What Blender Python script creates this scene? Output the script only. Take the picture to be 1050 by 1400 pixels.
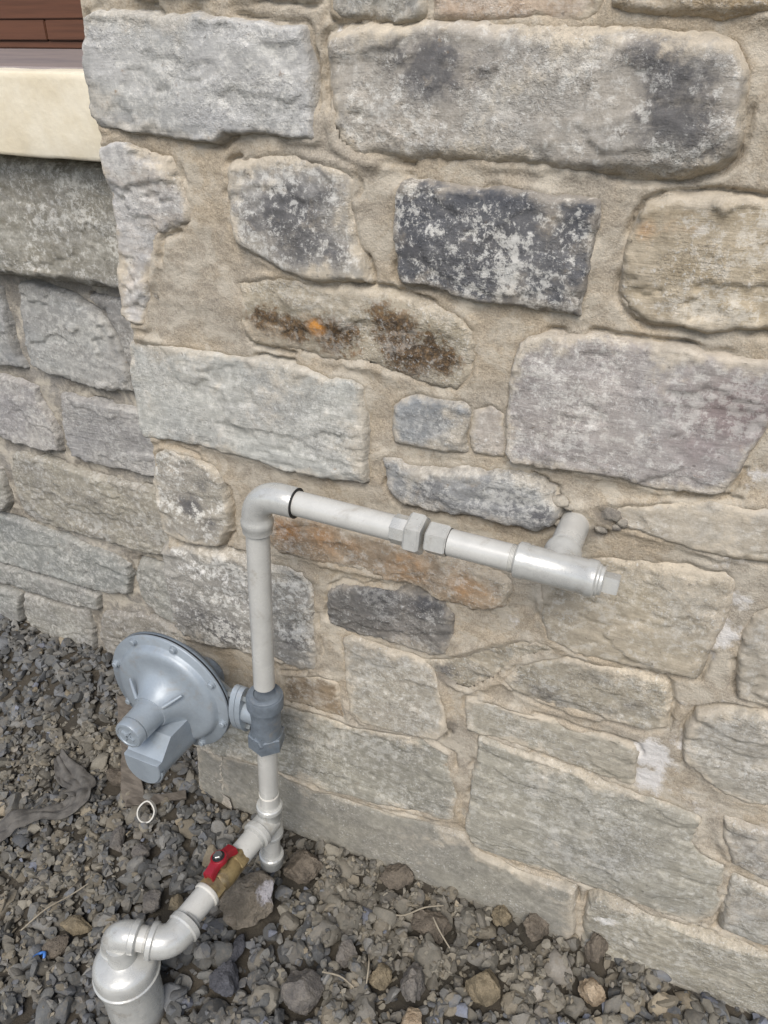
import bpy, bmesh, math, random
import numpy as np
from mathutils import Vector, Matrix

for o in list(bpy.data.objects):
    bpy.data.objects.remove(o)
scn = bpy.context.scene
C = scn.collection

# ------------------------------------------------------------------ camera
def cam_axes(yaw, pitch, roll):
    y, p, r = map(math.radians, (yaw, pitch, roll))
    f = Vector((-math.sin(y)*math.cos(p), math.cos(y)*math.cos(p), -math.sin(p)))
    rt = Vector((math.cos(y), math.sin(y), 0)); up = rt.cross(f)
    return math.cos(r)*rt+math.sin(r)*up, -math.sin(r)*rt+math.cos(r)*up, f
RT, UP, FW = cam_axes(23.3, 31.0, 0.4)
cd = bpy.data.cameras.new('camera'); cam = bpy.data.objects.new('camera', cd); C.objects.link(cam)
cd.sensor_fit = 'VERTICAL'; cd.sensor_height = 36; cd.lens = 27.0; cd.clip_start = .02; cd.clip_end = 1000
cam.matrix_world = Matrix(((RT.x, UP.x, -FW.x, .518), (RT.y, UP.y, -FW.y, -.8523), (RT.z, UP.z, -FW.z, 1.35), (0, 0, 0, 1)))
scn.camera = cam
# ------------------------------------------------------------------ sky, sun, exposure
SUN_EL, SUN_AZ = math.radians(50), math.radians(168)
w = bpy.data.worlds.new('World'); scn.world = w; w.use_nodes = True
wn = w.node_tree.nodes; bg = wn['Background']
sky = wn.new('ShaderNodeTexSky'); sky.sky_type = 'NISHITA'; sky.sun_disc = False
sky.sun_elevation = SUN_EL; sky.sun_rotation = SUN_AZ; sky.air_density = 1.0; sky.dust_density = 2.2; sky.ozone_density = 1.0
w.node_tree.links.new(sky.outputs[0], bg.inputs[0]); bg.inputs[1].default_value = .115
sl = bpy.data.lights.new('sun', 'SUN'); sl.energy = 1.9; sl.angle = math.radians(35); sl.color = (1, .98, .94)
so = bpy.data.objects.new('sun', sl); C.objects.link(so)
sd_ = Vector((math.sin(SUN_AZ)*math.cos(SUN_EL), math.cos(SUN_AZ)*math.cos(SUN_EL), math.sin(SUN_EL)))
so.rotation_euler = sd_.to_track_quat('Z', 'Y').to_euler(); so.location = (0, -3, 5)
vs = scn.view_settings; vs.view_transform = 'Standard'; vs.look = 'None'; vs.gamma = 1; vs.exposure = .5

# ------------------------------------------------------------------ data: outlines of the wall stones, mm on the wall plane
STONES = [
  ('M',[(-206,1446),(77,1437),(79,1407),(67,1397),(-204,1402)],(165,160,150),(150,146,138),{}),
  ('M',[(90,1437),(191,1434),(193,1382),(187,1376),(154,1375),(104,1377),(89,1383)],(150,148,140),(130,126,116),{'dark':[(177,1387,15,0.6)]}),
  ('M',[(199,1433),(362,1428),(369,1390),(363,1382),(349,1375),(283,1374),(203,1375)],(186,168,148),(176,152,128),{'smear':0.9,'proud':0.3}),
  ('M',[(369,1428),(504,1424),(515,1381),(478,1380),(444,1380),(397,1384),(377,1386)],(170,150,118),(150,130,100),{}),
  ('M',[(-228,1383),(-181,1387),(-105,1382),(-47,1378),(-1,1374),(26,1372),(57,1370),(63,1335),(65,1308),(64,1264),(32,1265),(-16,1268),(-51,1266),(-65,1257),(-83,1255),(-152,1259),(-207,1265),(-238,1269),(-245,1280),(-243,1309),(-244,1336),(-235,1366)],(174,172,168),(156,155,150),{'white':0.45,'smear':0.25,'sharp':1,'proud':1.3}),
  ('M',[(84,1352),(87,1361),(104,1367),(129,1371),(150,1372),(190,1373),(265,1372),(343,1369),(383,1369),(422,1365),(466,1362),(487,1356),(498,1340),(503,1318),(506,1285),(503,1267),(489,1255),(468,1249),(424,1248),(388,1249),(344,1248),(275,1251),(214,1250),(151,1249),(128,1246),(111,1251),(93,1260),(86,1280),(84,1319)],(170,162,150),(148,143,135),{'white':0.5,'smear':0.75,'proud':1.5,'round':1,'dark':[(166,1343,34,0.8),(203,1334,45,1),(257,1331,29,0.6),(426,1348,40,0.9),(445,1328,40,1),(449,1295,44,1),(479,1272,27,0.8),(401,1278,42,0.4)]}),
  ('M',[(-56,1222),(-47,1234),(-23,1241),(31,1244),(83,1237),(108,1233),(113,1221),(111,1198),(120,1158),(130,1130),(130,1114),(93,1109),(43,1106),(22,1110),(-3,1121),(-29,1130),(-50,1139),(-56,1156),(-59,1194)],(165,158,146),(140,137,132),{'white':0.7,'smear':0.7,'haze':0.5,'proud':1,'dark':[(32,1184,48,1.2),(50,1152,44,1),(84,1147,31,0.9),(-20,1172,27,0.7),(72,1203,26,0.8)]}),
  ('M',[(169,1217),(177,1225),(207,1228),(237,1224),(265,1222),(289,1227),(317,1225),(336,1221),(363,1223),(386,1221),(388,1200),(387,1167),(384,1136),(382,1103),(362,1104),(337,1107),(300,1106),(265,1106),(234,1111),(207,1117),(177,1114),(170,1125),(166,1178)],(84,85,89),(104,103,103),{'white':0.85,'haze':0.15,'smear':0.3,'sharp':1,'proud':1.3,'dark':[(183,1156,34,0.7),(286,1165,48,0.6),(349,1178,39,0.6)]}),
  ('M',[(428,1201),(436,1219),(455,1229),(495,1230),(553,1228),(582,1113),(541,1111),(515,1101),(486,1104),(456,1105),(435,1117),(422,1132),(423,1155),(425,1178)],(172,160,140),(150,136,112),{'white':0.3,'smear':0.7,'proud':1.1,'rust':[(439,1199,15,0.5),(470,1203,22,0.25)],'step':1.6,'grain':1}),
  ('M',[(-241,1242),(-216,1251),(-193,1248),(-172,1241),(-135,1232),(-128,1207),(-121,1182),(-121,1164),(-148,1153),(-173,1142),(-182,1113),(-197,1078),(-218,1014),(-241,1014),(-258,1025),(-252,1072),(-247,1107),(-243,1155),(-243,1209)],(168,165,161),(168,159,148),{'white':0.3,'smear':0.7,'proud':0.8,'step':1.5}),
  ('M',[(-58,1090),(-16,1102),(47,1101),(127,1103),(185,1099),(240,1088),(260,1076),(267,1055),(267,1014),(250,994),(187,997),(127,1007),(64,1010),(-1,1010),(-48,1013),(-57,1040)],(166,156,138),(150,140,120),{'smear':0.5,'proud':0.7,'haze':0.4,'rough':1.8,'brown':[(-21,1039,34,1),(23,1035,33,1),(81,1037,37,1),(166,1059,36,1),(191,1035,45,1),(229,1031,27,1),(147,1079,27,0.7)],'rust':[(58,1048,11,2.4),(45,1062,13,0.4),(107,1023,19,0.3)]}),
  ('M',[(-250,983),(-233,990),(-194,990),(-144,987),(-84,988),(-25,988),(20,988),(52,985),(74,981),(106,982),(121,976),(125,939),(126,896),(127,840),(103,835),(69,832),(22,831),(-27,833),(-63,837),(-102,835),(-140,840),(-193,839),(-228,834),(-249,833),(-254,846),(-255,876),(-258,917),(-256,952)],(168,167,160),(156,154,146),{'white':0.25,'smear':0.4,'sharp':1,'proud':1.1,'rough':0.75,'grain':1,'rust':[(-39,906,36,0.18),(-173,961,21,0.18)]}),
  ('M',[(165,958),(178,971),(198,977),(232,978),(260,978),(269,972),(268,957),(264,936),(267,911),(250,906),(220,905),(184,905),(165,906),(164,932)],(140,142,142),(128,128,126),{'smear':0.5,'proud':1}),
  ('M',[(271,970),(293,980),(310,971),(317,917),(303,913),(276,913),(271,937)],(168,160,150),(150,140,126),{'smear':0.9,'proud':0.4}),
  ('M',[(323,1059),(331,1068),(353,1076),(413,1082),(475,1080),(528,1076),(563,1077),(590,1079),(601,1031),(594,1004),(586,977),(580,953),(573,926),(561,920),(534,918),(497,916),(455,921),(421,918),(383,918),(349,916),(328,913),(321,927),(317,966),(315,1013),(320,1045)],(160,153,147),(142,136,132),{'white':0.35,'smear':0.55,'sharp':1,'proud':1.1,'rough':0.75,'grain':1,'dark':[(373,1053,37,0.35),(355,987,52,0.2)],'purple':[(564,1024,55,0.8),(503,1031,48,0.4),(537,976,41,0.5)]}),
  ('M',[(151,882),(185,878),(221,880),(256,886),(295,891),(328,895),(361,893),(381,882),(395,866),(395,851),(387,834),(374,824),(345,825),(305,822),(255,818),(213,816),(181,815),(159,835)],(150,149,146),(130,130,128),{'white':0.4,'smear':0.35,'proud':1.1,'rough':1.6,'dark':[(222,853,29,0.7),(283,856,33,0.5),(332,856,33,0.7),(371,850,23,0.9)]}),
  ('M',[(430,870),(461,882),(509,898),(563,911),(632,912),(648,847),(609,843),(577,843),(548,847),(518,848),(487,852),(466,852),(445,855)],(174,166,152),(160,150,134),{'smear':0.8,'proud':0.7}),
  ('M',[(-241,804),(-217,822),(-169,819),(-131,804),(-115,780),(-110,742),(-115,694),(-136,660),(-180,653),(-224,651),(-244,660),(-249,702),(-249,756)],(156,150,138),(140,134,124),{'white':0.8,'smear':0.6,'proud':0.9,'dark':[(-176,729,33,0.9),(-156,773,25,0.6),(-145,703,26,0.7)]}),
  ('M',[(-257,614),(-234,634),(-181,644),(-109,652),(-41,651),(15,652),(29,632),(33,561),(41,502),(31,458),(0,446),(-57,455),(-102,448),(-179,437),(-243,436),(-255,457),(-259,514),(-259,577)],(152,148,140),(130,126,118),{'white':0.8,'smear':0.3,'proud':1.1,'rough':1.8,'wht':[(-194,603,37,0.6),(-129,600,42,0.5),(-232,554,25,0.5)],'dark':[(-143,486,51,0.8),(-194,502,38,0.7),(-10,515,49,0.7),(-105,562,31,0.4)]}),
  ('M',[(-36,747),(42,751),(159,753),(193,753),(259,746),(333,736),(347,720),(337,689),(296,670),(252,673),(206,685),(148,684),(88,685),(26,681),(-26,678),(-43,695)],(164,146,124),(150,132,110),{'smear':0.6,'proud':0.8,'rough':1.9,'rust':[(-7,725,27,1),(53,727,38,0.6),(101,727,27,0.4),(194,711,42,0.5),(283,708,36,0.5)]}),
  ('M',[(57,604),(66,635),(88,655),(136,660),(187,669),(223,669),(246,666),(262,647),(269,611),(258,573),(227,563),(195,567),(150,566),(115,561),(89,558),(60,566)],(110,107,102),(128,122,114),{'white':0.2,'haze':0.3,'smear':0.25,'proud':1,'rough':2.0,'dark':[(148,652,38,0.8),(219,656,32,0.9),(73,589,23,0.5)]}),
  ('M',[(85,539),(98,551),(136,548),(180,547),(223,544),(238,527),(251,494),(262,451),(266,416),(251,392),(209,381),(156,375),(116,372),(93,393),(87,455)],(158,151,138),(146,140,127),{'smear':0.65,'proud':0.75,'rough':0.75,'sharp':1}),
  ('M',[(383,739),(403,777),(452,798),(504,808),(554,817),(595,818),(608,806),(611,774),(608,739),(601,695),(597,652),(555,647),(528,644),(480,643),(430,644),(400,653),(388,684)],(168,157,138),(154,145,128),{'smear':0.8,'proud':0.7,'rough':0.75,'grain':0.7}),
  ('M',[(662,790),(638,766),(638,714),(644,667),(651,642),(701,633)],(164,156,142),(152,144,130),{'smear':0.8,'proud':0.6,'sharp':1}),
  ('M',[(366,587),(407,617),(431,631),(481,632),(530,632),(560,630),(572,593),(575,549),(546,536),(516,538),(475,535),(439,532),(401,536),(367,543),(344,555)],(156,148,132),(140,132,116),{'smear':0.85,'proud':0.6,'rough':1.3,'dark':[(359,566,24,0.5),(410,549,37,0.7),(534,578,20,0.6),(461,598,31,0.25)],'rust':[(508,616,25,0.2)]}),
  ('M',[(293,495),(337,502),(371,501),(421,502),(470,500),(522,501),(545,501),(550,484),(555,427),(534,424),(491,428),(446,431),(401,434),(360,434),(325,434),(301,434)],(160,153,138),(148,142,128),{'smear':0.7,'proud':0.7,'rough':0.8,'grain':1,'sharp':1}),
  ('M',[(612,596),(640,614),(704,621),(742,467),(701,462),(672,466),(639,487),(611,504),(603,530),(606,566)],(160,154,142),(148,142,130),{'white':0.2,'smear':0.6,'proud':0.7,'grain':1,'sharp':1}),
  ('M',[(322,427),(361,426),(401,426),(459,419),(514,413),(563,407),(610,405),(652,402),(654,377),(652,351),(674,329),(703,325),(714,255),(712,195),(694,167),(656,163),(610,165),(564,166),(516,166),(473,166),(430,160),(385,158),(352,157),(329,160),(313,201),(315,259),(318,351)],(154,149,136),(142,138,126),{'white':0.15,'smear':0.5,'proud':0.8,'rough':0.75,'grain':1,'sharp':1}),
  ('M',[(-260,322),(-176,336),(-113,339),(-36,346),(23,353),(95,352),(156,365),(222,375),(274,360),(287,283),(292,205),(249,194),(200,189),(158,177),(91,169),(30,163),(-32,170),(-113,166),(-199,154),(-261,147),(-274,179)],(146,142,130),(134,130,118),{'smear':0.55,'proud':0.7,'rough':0.75,'grain':1}),
  ('M',[(-38,419),(37,446),(69,436),(79,398),(84,362),(24,362),(-35,359)],(140,124,102),(126,112,94),{'smear':0.6,'proud':0.5,'grain':1}),
  ('M',[(-258,132),(-201,136),(-115,147),(-33,149),(29,142),(91,147),(158,155),(250,173),(311,176),(340,140),(399,140),(476,143),(508,141),(522,15),(546,-159),(343,-211),(-80,-288),(-298,-259)],(138,134,123),(128,124,114),{'smear':0.45,'proud':0.6,'rough':0.35,'white':-0.1,'haze':0.25,'step':0.2,'grain':0.1}),
  ('M',[(532,134),(548,152),(585,145),(637,145),(687,150),(735,153),(818,162),(877,-79),(727,-112),(610,-133),(556,-126),(535,24)],(158,152,138),(140,134,118),{'smear':0.45,'proud':1.1,'rough':1.5,'wht':[(568,100,22,0.9)],'grain':1}),
  ('M',[(683,417),(753,423),(778,322),(711,336),(691,372)],(152,146,134),(136,130,120),{'smear':0.4,'proud':0.8}),
  ('M',[(716,310),(782,303),(813,182),(730,179)],(150,146,134),(140,134,122),{'smear':0.3,'proud':0.9}),
  ('M',[(199,535),(246,553),(322,615),(389,641),(416,635),(357,593),(333,549),(296,512),(269,517),(255,526)],(160,150,132),(144,136,120),{'smear':0.8,'proud':0.3,'rough':1.6,'dark':[(259,538,25,0.8),(305,538,28,0.5),(346,596,32,0.3)]}),
  ('T',[(-839,1198),(-633,1195),(-522,1193),(-382,1187),(-383,1113),(-403,995),(-487,994),(-553,995),(-629,995),(-701,993),(-932,984)],(148,145,136),(124,119,106),{'white':0.6,'smear':0.1,'proud':1.2,'round':1,'rust':[(-590,1011,78,0.1)]}),
  ('L',[(-692,967),(-662,974),(-623,968),(-566,954),(-527,938),(-498,919),(-486,896),(-476,867),(-466,833),(-457,790),(-520,783),(-573,786),(-627,791),(-672,796),(-708,806),(-713,840),(-706,892)],(154,153,148),(140,138,133),{'step':1.5,'smear':0.15,'proud':1.1,'sharp':1}),
  ('L',[(-529,965),(-351,969),(-381,791),(-446,788),(-458,844),(-476,904),(-494,936)],(140,138,134),(128,124,118),{'smear':0.15,'proud':1.1,'sharp':1}),
  ('L',[(-917,964),(-745,955),(-743,916),(-743,865),(-742,820),(-730,796),(-770,795),(-799,795),(-989,789)],(148,147,143),(134,133,129),{'smear':0.15,'proud':1.1,'sharp':1}),
  ('L',[(-1024,757),(-808,768),(-758,768),(-718,757),(-712,726),(-692,694),(-683,654),(-689,619),(-755,614),(-818,614),(-859,618),(-1088,607)],(152,148,145),(138,134,130),{'smear':0.15,'proud':1.1,'sharp':1}),
  ('L',[(-652,753),(-618,755),(-553,754),(-491,754),(-447,754),(-387,753),(-402,613),(-457,609),(-502,611),(-559,607),(-617,608),(-660,616),(-665,649),(-656,709)],(153,150,146),(138,135,131),{'grain':1.5,'smear':0.15,'proud':1.1,'sharp':1}),
  ('L',[(-835,580),(-803,592),(-732,587),(-643,580),(-546,580),(-471,580),(-399,578),(-414,428),(-503,413),(-572,413),(-655,411),(-740,408),(-814,415),(-850,430),(-855,483),(-853,531)],(152,146,132),(136,130,118),{'white':0.2,'smear':0.15,'proud':1.1,'sharp':1}),
  ('L',[(-1096,530),(-886,536),(-881,500),(-892,439),(-916,413),(-1153,391)],(148,144,134),(134,130,120),{'smear':0.15,'proud':1.1,'sharp':1}),
  ('L',[(-1162,370),(-934,395),(-842,398),(-756,390),(-672,382),(-600,376),(-562,363),(-558,334),(-573,283),(-614,266),(-680,261),(-768,262),(-873,257),(-983,248),(-1220,227)],(142,142,136),(128,128,122),{'rust':[(-617,300,34,0.12)],'smear':0.15,'proud':1.1,'sharp':1}),
  ('L',[(-528,382),(-402,384),(-420,226),(-504,245),(-538,283),(-542,333)],(146,145,138),(132,130,122),{'smear':0.15,'proud':1.1,'sharp':1}),
  ('L',[(-1229,206),(-982,237),(-912,246),(-805,251),(-715,250),(-674,241),(-678,202),(-741,191),(-835,184),(-920,181),(-979,186),(-1251,153)],(140,139,132),(126,124,118),{'dark':[(-854,201,54,0.5)],'smear':0.15,'proud':1.1,'sharp':1}),
  ('L',[(-931,168),(-827,173),(-722,180),(-719,114),(-736,25),(-815,-4),(-928,31),(-945,98)],(140,137,128),(126,122,114),{'smear':0.15,'proud':1.1,'sharp':1}),
  ('L',[(-674,190),(-560,223),(-478,218),(-423,204),(-448,84),(-688,30),(-700,109)],(142,136,124),(128,122,112),{'smear':0.5,'proud':0.8}),
  ('L',[(-1291,122),(-992,164),(-950,156),(-968,67),(-1345,-5)],(138,137,130),(126,124,118),{'smear':0.15,'proud':1.1,'sharp':1}),
]

# ------------------------------------------------------------------ helpers
rng = np.random.default_rng(7); random.seed(7)
def lin(c, k=1.0):
    out = []
    for v in c:
        v = v/255; v = v/12.92 if v <= .04045 else ((v+.055)/1.055)**2.4
        out.append(v*k)
    return (*out, 1)
def hsh(i, j, s):
    n = (i.astype(np.int64)*374761393+j.astype(np.int64)*668265263+s*2147483647+s*97) & 0xffffffff
    n = ((n ^ (n >> 13))*1274126177) & 0xffffffff
    return ((n ^ (n >> 16)) & 0xffff)/65535.
def vnoise(x, y, s=0):
    i = np.floor(x); j = np.floor(y); fx = x-i; fy = y-j
    fx = fx*fx*fx*(fx*(fx*6-15)+10); fy = fy*fy*fy*(fy*(fy*6-15)+10)
    a = hsh(i, j, s); b = hsh(i+1, j, s); c = hsh(i, j+1, s); d = hsh(i+1, j+1, s)
    return ((a*(1-fx)+b*fx)*(1-fy)+(c*(1-fx)+d*fx)*fy)*2-1
def fbm(x, y, s=0, o=4, g=.5):
    t = 0; a = 1.; n = 0
    for k in range(o):
        t = t+a*vnoise(x+k*17.3, y-k*9.1, s+k*13); n += a; a *= g; x = x*2.03; y = y*2.03
    return t/n
def sstep(a, b, x):
    t = np.clip((x-a)/(b-a), 0, 1); return t*t*(3-2*t)
def sdist(P, X, Y):                      # signed distance to a polygon, positive inside
    d = np.full(X.shape, 1e9); ins = np.zeros(X.shape, bool); n = len(P)
    for k in range(n):
        x1, y1 = P[k]; x2, y2 = P[(k+1) % n]
        ex, ey = x2-x1, y2-y1; wx, wy = X-x1, Y-y1
        t = np.clip((wx*ex+wy*ey)/(ex*ex+ey*ey+1e-12), 0, 1)
        d = np.minimum(d, (wx-ex*t)**2+(wy-ey*t)**2)
        c = ((y1 <= Y) & (y2 > Y)) | ((y2 <= Y) & (y1 > Y))
        with np.errstate(all='ignore'):
            xi = x1+(Y-y1)/(ey if ey else 1e-12)*ex
        ins ^= c & (X < xi)
    return np.where(ins, 1, -1)*np.sqrt(d)
def link(name, me, mat=None, parent=None):
    o = bpy.data.objects.new(name, me); C.objects.link(o)
    if mat: me.materials.append(mat)
    if parent: o.parent = parent
    return o
def empty(name, loc=(0, 0, 0)):
    o = bpy.data.objects.new(name, None); C.objects.link(o); o.location = loc; o.empty_display_size = .05
    return o
def tag(o, label, cat=None, group=None, kind=None):
    o['label'] = label
    if cat: o['category'] = cat
    if group: o['group'] = group
    if kind: o['kind'] = kind
    return o
def np_mesh(name, V, F, smooth=True, attrs=None):
    me = bpy.data.meshes.new(name)
    V = np.asarray(V, np.float32); F = np.asarray(F, np.int32); k = F.shape[1]
    me.vertices.add(len(V)); me.vertices.foreach_set('co', V.ravel())
    me.loops.add(F.size); me.loops.foreach_set('vertex_index', F.ravel())
    me.polygons.add(len(F)); me.polygons.foreach_set('loop_start', np.arange(0, F.size, k, dtype=np.int32))
    me.polygons.foreach_set('use_smooth', np.full(len(F), smooth))
    me.update(calc_edges=True)
    for n, a in (attrs or {}).items():
        if a.ndim == 1:
            at = me.attributes.new(n, 'FLOAT', 'POINT'); at.data.foreach_set('value', a.astype(np.float32))
        else:
            at = me.attributes.new(n, 'FLOAT_COLOR', 'POINT'); at.data.foreach_set('color', a.astype(np.float32).ravel())
    return me
def grid_mesh(name, P, keep, attrs, flip=False):          # P (n,m,3) grid, keep (n,m) mask of vertices
    n, m = keep.shape
    idx = np.arange(n*m).reshape(n, m)
    q = np.stack([idx[:-1, :-1], idx[:-1, 1:], idx[1:, 1:], idx[1:, :-1]], -1).reshape(-1, 4)
    kf = keep.ravel()[q].all(1); q = q[kf]
    if flip: q = q[:, ::-1]
    used = np.unique(q); remap = np.full(n*m, -1); remap[used] = np.arange(len(used))
    V = P.reshape(-1, 3)[used]; cen = V.mean(0)
    return np_mesh(name, V-cen, remap[q], True, {k: a.ravel()[used] for k, a in attrs.items()}), cen

# ------------------------------------------------------------------ materials
def new_mat(name):
    m = bpy.data.materials.new(name); m.use_nodes = True
    nt = m.node_tree; return m, nt, nt.nodes, nt.links, nt.nodes['Principled BSDF']
class NT:                                  # small wrapper to write node graphs compactly
    def __init__(s, nt): s.t = nt
    def n(s, ty, ins=None, **kw):
        nd = s.t.nodes.new(ty)
        for k, v in kw.items(): setattr(nd, k, v)
        for k, v in (ins or {}).items():
            if hasattr(v, 'is_linked') or hasattr(v, 'links'): s.t.links.new(v, nd.inputs[k])
            else: nd.inputs[k].default_value = v
        return nd
    def math(s, op, a, b=0., c=None, clamp=False):
        d = {0: a, 1: b}
        if c is not None: d[2] = c
        return s.n('ShaderNodeMath', d, operation=op, use_clamp=clamp).outputs[0]
    def mix(s, f, a, b, bt='MIX'):
        nd = s.n('ShaderNodeMix', {0: f}, data_type='RGBA', blend_type=bt)
        for i, v in ((6, a), (7, b)):
            if hasattr(v, 'links'): s.t.links.new(v, nd.inputs[i])
            else: nd.inputs[i].default_value = v
        return nd.outputs[2]
    def ramp(s, f, lo, hi):
        return s.n('ShaderNodeMapRange', {0: f, 1: lo, 2: hi}, interpolation_type='SMOOTHSTEP', clamp=True).outputs[0]
    def noise(s, vec, scale, detail=4, rough=.55, dist=0.):
        return s.n('ShaderNodeTexNoise', {'Vector': vec, 'Scale': scale, 'Detail': detail, 'Roughness': rough, 'Distortion': dist}).outputs[0]
    def vmul(s, vec, v): return s.n('ShaderNodeVectorMath', {0: vec, 1: v}, operation='MULTIPLY').outputs[0]
    def vadd(s, vec, v): return s.n('ShaderNodeVectorMath', {0: vec, 1: v}, operation='ADD').outputs[0]
    def attr(s, name, out=2): return s.n('ShaderNodeAttribute', attribute_name=name).outputs[out]
    def pos(s): return s.n('ShaderNodeNewGeometry').outputs['Position']

MORTAR = lin((180, 169, 151)); MORTAR_G = lin((142, 137, 129))
# one node group shared by all wall stones; every stone material feeds it its own colours
sg = bpy.data.node_groups.new('wall_stone', 'ShaderNodeTree')
def sock(n, ty, io='INPUT'): return sg.interface.new_socket(name=n, in_out=io, socket_type=ty)
for n in ('A', 'B', 'Dark', 'Smear'): sock(n, 'NodeSocketColor')
for n in ('White', 'SmearAmt', 'Grain', 'Bump', 'Haze'): sock(n, 'NodeSocketFloat')
sock('Seed', 'NodeSocketVector'); sock('Shader', 'NodeSocketShader', 'OUTPUT')
def build_stone_group():
    N = NT(sg); gi = sg.nodes.new('NodeGroupInput'); go = sg.nodes.new('NodeGroupOutput'); I = gi.outputs
    p = N.vadd(N.pos(), I['Seed'])
    strat = N.vmul(p, (9., 9., 42.))
    n_big = N.noise(p, 9, 4, .6, .4); n_st = N.noise(strat, 1.0, 4, .62, .3); n_mid = N.noise(p, 45, 5, .68, .2)
    n_fine = N.noise(p, 420, 3, .7); n_f2 = N.noise(p, 160, 4, .7)
    fst = N.noise(N.vmul(p, (22., 22., 240.)), 1.0, 5, .65, .4)
    m1 = N.math('ADD', N.math('MULTIPLY', n_big, .6), N.math('MULTIPLY', n_st, .4))
    col = N.mix(N.ramp(m1, .38, .62), I['A'], I['B'])
    # bedding streaks
    sv = N.math('MULTIPLY', N.math('SUBTRACT', fst, .5), N.math('ADD', N.math('MULTIPLY', I['Grain'], .5), .12))
    col = N.mix(1.0, col, N.n('ShaderNodeCombineColor', {0: N.math('ADD', sv, 1.), 1: N.math('ADD', sv, 1.), 2: N.math('ADD', sv, 1.)}).outputs[0], 'MULTIPLY')
    # blotches: purple, rust, brown, dark crust
    pj = N.math('ADD', N.attr('purple'), N.math('MULTIPLY', N.math('SUBTRACT', n_mid, .5), .6))
    col = N.mix(N.math('MULTIPLY', N.ramp(pj, .15, .8), .55), col, lin((120, 98, 98)))
    dj = N.math('ADD', N.attr('dark'), N.math('MULTIPLY', N.math('SUBTRACT', n_mid, .5), 1.5))
    dj = N.math('ADD', dj, N.math('MULTIPLY', N.math('SUBTRACT', n_f2, .5), .8))
    dmask = N.ramp(dj, .22, .95)
    col = N.mix(N.math('MULTIPLY', dmask, .88), col, I['Dark'])
    bj = N.math('ADD', N.attr('brown'), N.math('MULTIPLY', N.math('SUBTRACT', n_mid, .5), 2.0))
    bj = N.math('ADD', bj, N.math('MULTIPLY', N.math('SUBTRACT', n_f2, .5), 1.0))
    bmask = N.ramp(bj, .30, .7)
    col = N.mix(N.math('MULTIPLY', bmask, .92), col, N.mix(N.ramp(n_f2, .4, .65), lin((62, 49, 38)), lin((112, 88, 60))))
    rj = N.math('ADD', N.attr('rust'), N.math('MULTIPLY', N.math('SUBTRACT', n_mid, .5), 1.1))
    col = N.mix(N.math('MULTIPLY', N.ramp(rj, .12, .9), .62), col, lin((176, 122, 60)))
    col = N.mix(N.math('MULTIPLY', N.ramp(rj, .95, 1.4), .85), col, lin((206, 142, 62)))
    # pale lime specks and bloom
    wsp = N.noise(p, 85, 6, .78, .25); w2 = N.noise(p, 13, 3, .6)
    wj = N.math('ADD', wsp, N.math('MULTIPLY', N.math('SUBTRACT', w2, .5), .55))
    wm = N.math('MULTIPLY', N.ramp(wj, .51, .61), I['White'])
    col = N.mix(N.math('MULTIPLY', wm, .8), col, lin((200, 197, 189)))
    wh = N.math('ADD', N.attr('wht'), N.math('MULTIPLY', N.math('SUBTRACT', wsp, .5), 2.4))
    col = N.mix(N.math('MULTIPLY', N.ramp(wh, .35, .95), .9), col, lin((214, 211, 206)))
    # chalky weathering haze
    prot = N.math('MULTIPLY', N.math('SUBTRACT', 1., N.math('MULTIPLY', dmask, .7)), N.math('SUBTRACT', 1., bmask))
    hz_ = N.math('ADD', N.math('MULTIPLY', n_big, .5), N.math('MULTIPLY', wsp, .5))
    col = N.mix(N.math('MULTIPLY', N.ramp(hz_, .46, .60), N.math('MULTIPLY', prot, N.math('MULTIPLY', I['Haze'], .4))), col, lin((192, 189, 182)))
    # mortar smeared over the rim
    ej = N.math('ADD', N.attr('edge'), N.math('MULTIPLY', N.math('SUBTRACT', n_mid, .5), 1.4))
    ej = N.math('ADD', ej, N.math('MULTIPLY', N.math('SUBTRACT', n_big, .5), 2.4))
    em = N.math('MULTIPLY', N.ramp(ej, .25, .8), I['SmearAmt'])
    col = N.mix(em, col, I['Smear'])
    # mottling
    mo = N.math('ADD', N.math('MULTIPLY', N.math('SUBTRACT', wsp, .5), .75), N.math('MULTIPLY', N.math('SUBTRACT', n_mid, .5), .7)); mo = N.math('ADD', mo, 1.)
    col = N.mix(1.0, col, N.n('ShaderNodeCombineColor', {0: mo, 1: mo, 2: mo}).outputs[0], 'MULTIPLY')
    # smooth cleft skin next to pitted, speckled rock
    rm = N.ramp(N.noise(N.vmul(p, (1., 1., 1.7)), 8, 6, .62, .3), .47, .54)
    sp = N.noise(p, 200, 3, .75, .2)
    col = N.mix(N.math('MULTIPLY', N.math('MULTIPLY', N.ramp(sp, .57, .68), rm), .6), col, lin((205, 203, 197)))
    col = N.mix(N.math('MULTIPLY', N.math('MULTIPLY', N.ramp(sp, .43, .33), rm), .35), col, lin((92, 90, 86)))
    bs = N.noise(N.vmul(p, (1., 1., 1.6)), 5.5, 4, .6, .6); bsv = N.math('ADD', N.math('MULTIPLY', N.math('SUBTRACT', bs, .5), .7), 1.)
    col = N.mix(1.0, col, N.n('ShaderNodeCombineColor', {0: bsv, 1: N.math('ADD', N.math('MULTIPLY', N.math('SUBTRACT', bs, .5), .66), 1.), 2: N.math('ADD', N.math('MULTIPLY', N.math('SUBTRACT', bs, .5), .55), 1.)}).outputs[0], 'MULTIPLY')
    # mineral grain
    gr = N.math('ADD', N.math('MULTIPLY', N.math('SUBTRACT', n_fine, .5), .7), N.math('MULTIPLY', N.math('SUBTRACT', n_f2, .5), .4))
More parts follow.
